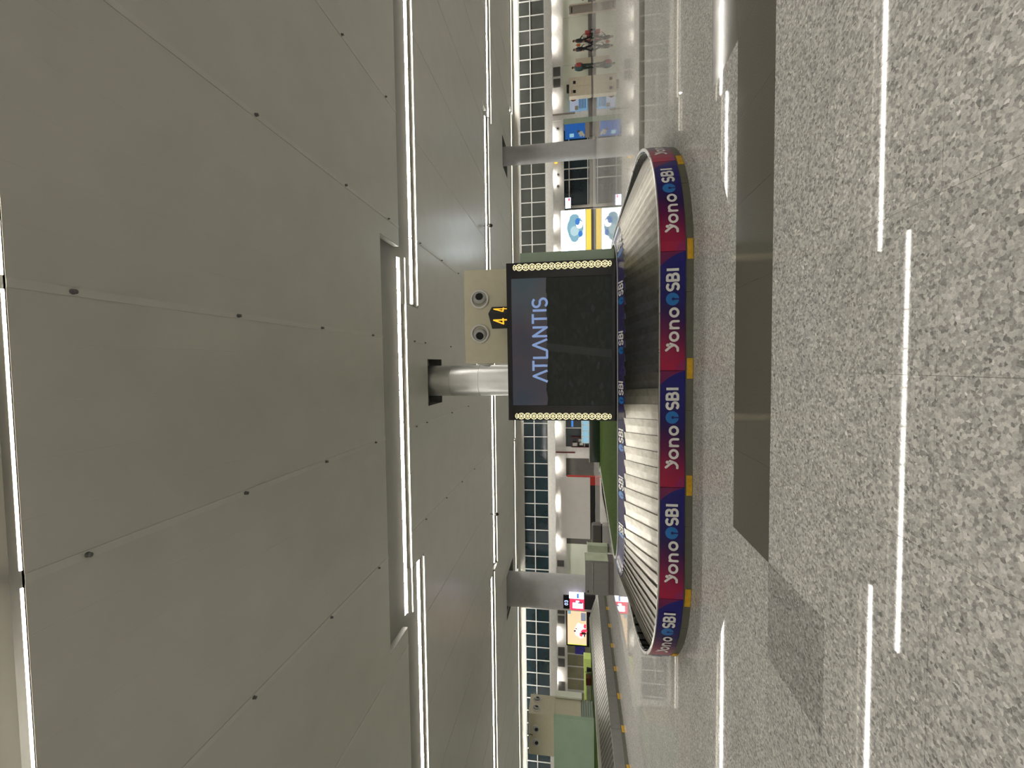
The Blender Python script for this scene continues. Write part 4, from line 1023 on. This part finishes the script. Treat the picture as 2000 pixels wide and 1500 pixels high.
# ------------------------------------------------------------------ people
def person(label, x, y, rz, hgt, stride, tops, legs, arm=(0.25, -.25), lean=0.0, bag_arm=False):
    k = hgt/1.72
    J = {'pelvis': (0, 0, .95), 'waist': (0, lean*.3, 1.08), 'chest': (0, lean*.8, 1.32), 'neck': (0, lean, 1.48), 'head0': (0, lean-.015, 1.56), 'head1': (0, lean-.03, 1.66)}
    for s, sg in (('l', 1), ('r', -1)):
        st = stride*sg; aa = arm[0] if sg > 0 else arm[1]
        J['hip'+s] = (.09*sg, 0, .90); J['knee'+s] = (.10*sg, -st*.45-.04, .50); J['ankle'+s] = (.10*sg, -st*.8+(.06 if st < 0 else 0), .09); J['toe'+s] = (.115*sg, -st*.8-.15, .04)
        J['sh'+s] = (.17*sg, lean, 1.42); J['el'+s] = (.23*sg, lean-aa*.35+.03, 1.15); J['wr'+s] = (.22*sg, lean-aa*.8-.06, .93); J['hand'+s] = (.21*sg, lean-aa*.95-.08, .83)
    R = {'pelvis': (.15, .105), 'waist': (.135, .10), 'chest': (.165, .115), 'neck': (.052, .052), 'head0': (.072, .082), 'head1': (.075, .088)}
    for s in 'lr':
        R.update({'hip'+s: (.085, .09), 'knee'+s: (.058, .06), 'ankle'+s: (.042, .045), 'toe'+s: (.040, .030), 'sh'+s: (.062, .062), 'el'+s: (.043, .045), 'wr'+s: (.028, .030), 'hand'+s: (.026, .042)})
    E = [('pelvis', 'waist', 0), ('waist', 'chest', 0), ('chest', 'neck', 0), ('neck', 'head0', 2), ('head0', 'head1', 2)]
    for s in 'lr':
        E += [('pelvis', 'hip'+s, 1), ('hip'+s, 'knee'+s, 1), ('knee'+s, 'ankle'+s, 1), ('ankle'+s, 'toe'+s, 3), ('chest', 'sh'+s, 0), ('sh'+s, 'el'+s, 0), ('el'+s, 'wr'+s, 0), ('wr'+s, 'hand'+s, 2)]
    names = list(J); idx = {n: i for i, n in enumerate(names)}
    me = bpy.data.meshes.new('person'); me.from_pydata([tuple(c*k for c in J[n]) for n in names], [(idx[a], idx[b]) for a, b, _ in E], [])
    tmp = bpy.data.objects.new('tmp', me); COL.objects.link(tmp)
    sk = tmp.modifiers.new('skin', 'SKIN'); sk.use_smooth_shade = True
    for i, n in enumerate(names):
        q_ = 1.18 if n.startswith('head') else (1.25 if n[:4] in ('neck', 'hand') else 1.55)
        me.skin_vertices[0].data[i].radius = (R[n][0]*k*q_, R[n][1]*k*q_); me.skin_vertices[0].data[i].use_root = (n == 'pelvis')
    ss = tmp.modifiers.new('sub', 'SUBSURF'); ss.levels = 1; ss.render_levels = 1
    dg = bpy.context.evaluated_depsgraph_get(); new = bpy.data.meshes.new_from_object(tmp.evaluated_get(dg)); new.name = 'person'
    COL.objects.unlink(tmp); bpy.data.objects.remove(tmp)
    zmin = min(v.co.z for v in new.vertices)
    new.materials.clear()
    for m in (tops, legs, 'skin', 'cloth_black'): new.materials.append(MATS[m])
    segs = [(Vector(J[a])*k, Vector(J[b])*k, mi) for a, b, mi in E]
    for p in new.polygons:
        c = p.center; best = (9, 0)
        for a, b, mi in segs:
            t = max(0, min(1, (c-a).dot(b-a)/max(1e-9, (b-a).length_squared))); dd = (c-(a+(b-a)*t)).length
            if dd < best[0]: best = (dd, mi)
        p.material_index = best[1]; p.use_smooth = True
    for v in new.vertices: v.co.z -= zmin
    o = bpy.data.objects.new('person', new); o.location = (x, y, 0); o.rotation_euler = (0, 0, rz); link(o); tag(o, label, 'person', 'people before the mint wall')
    hd = Vector(J['head1'])*k; mb = MB()
    pts = []; n = 14
    prof = [(.080, -.02), (.088, .02), (.082, .06), (.062, .092), (.030, .108), (.004, .112)]
    mb.lathe([(r*k, h_*k) for r, h_ in prof], (hd.x, hd.y+.028*k, hd.z-zmin-.01*k), n=n); hr = mb.build('hair', 'hair', o, smooth=True)
    # facial features
    fc = Vector(J['head0'])*k; mb = MB()
    mb.add([(fc.x-.012*k, fc.y-.085*k, fc.z-zmin+.02*k), (fc.x+.012*k, fc.y-.085*k, fc.z-zmin+.02*k), (fc.x, fc.y-.112*k, fc.z-zmin+.025*k), (fc.x, fc.y-.086*k, fc.z-zmin+.06*k)], [(0, 1, 2), (0, 2, 3), (1, 3, 2)]); mb.build('nose', 'skin', o)
    # fingers and thumb on each hand
    for s, sg in (('l', 1), ('r', -1)):
        hp = Vector(J['hand'+s])*k; mb = MB()
        for q in range(4):
            a = Vector((hp.x, hp.y-.03*k+.02*k*q, hp.z-zmin)); L = (.075, .085, .08, .065)[q]*k
            mid = a+Vector((-.006*sg*k, -.008*k, -L*.6)); mb.tube(a, mid, .0095*k, 6); mb.tube(mid, mid+Vector((-.014*sg*k, -.006*k, -L*.4)), .008*k, 6)
        th = Vector((hp.x, hp.y-.045*k, hp.z-zmin+.03*k)); mb.tube(th, th+Vector((-.012*sg*k, -.03*k, -.05*k)), .010*k, 6)
        mb.build('fingers', 'skin', o)
    return o
person('person in teal jacket and dark trousers with red backpack before the mint wall', 23.75, 35.4, math.radians(150), 1.66, .05, 'cloth_teal', 'cloth_green', (.1, .05))
person('person in black walking beside the cream notice board', 25.62, 36.1, math.radians(80), 1.55, .30, 'cloth_black', 'cloth_black', (.35, -.35))
person('person in black walking with a white bag at the luggage trolley', 26.12, 35.9, math.radians(70), 1.58, .34, 'cloth_black', 'cloth_black', (.4, -.3), -.04)
person('person in dark blue shirt beside the taupe kiosk', 29.85, 36.0, math.radians(200), 1.58, .12, 'cloth_navy', 'cloth_black', (.3, .2))
rt_ = empty('backpack', (23.80, 35.19, .95)); tag(rt_, 'red backpack on the back of the teal jacket', 'backpack')
boxo('body', 'bag_red', rt_, -.14, .14, -.07, .07, 0, .42, bev=.045); boxo('pocket', 'bag_red', rt_, -.10, .10, -.10, -.07, .04, .22, bev=.02); boxo('strap', 'black_matte', rt_, -.11, -.07, .065, .075, .05, .40)
bag('shoulder_bag', 'orange bag carried between the two persons in black', 25.86, 35.95, 1.0, .12, .26, .30, 'bag_orange')
bag('shopping_bag', 'white bag hanging from the hand of a person in black', 26.34, 35.8, .50, .14, .24, .32, 'bag_white')
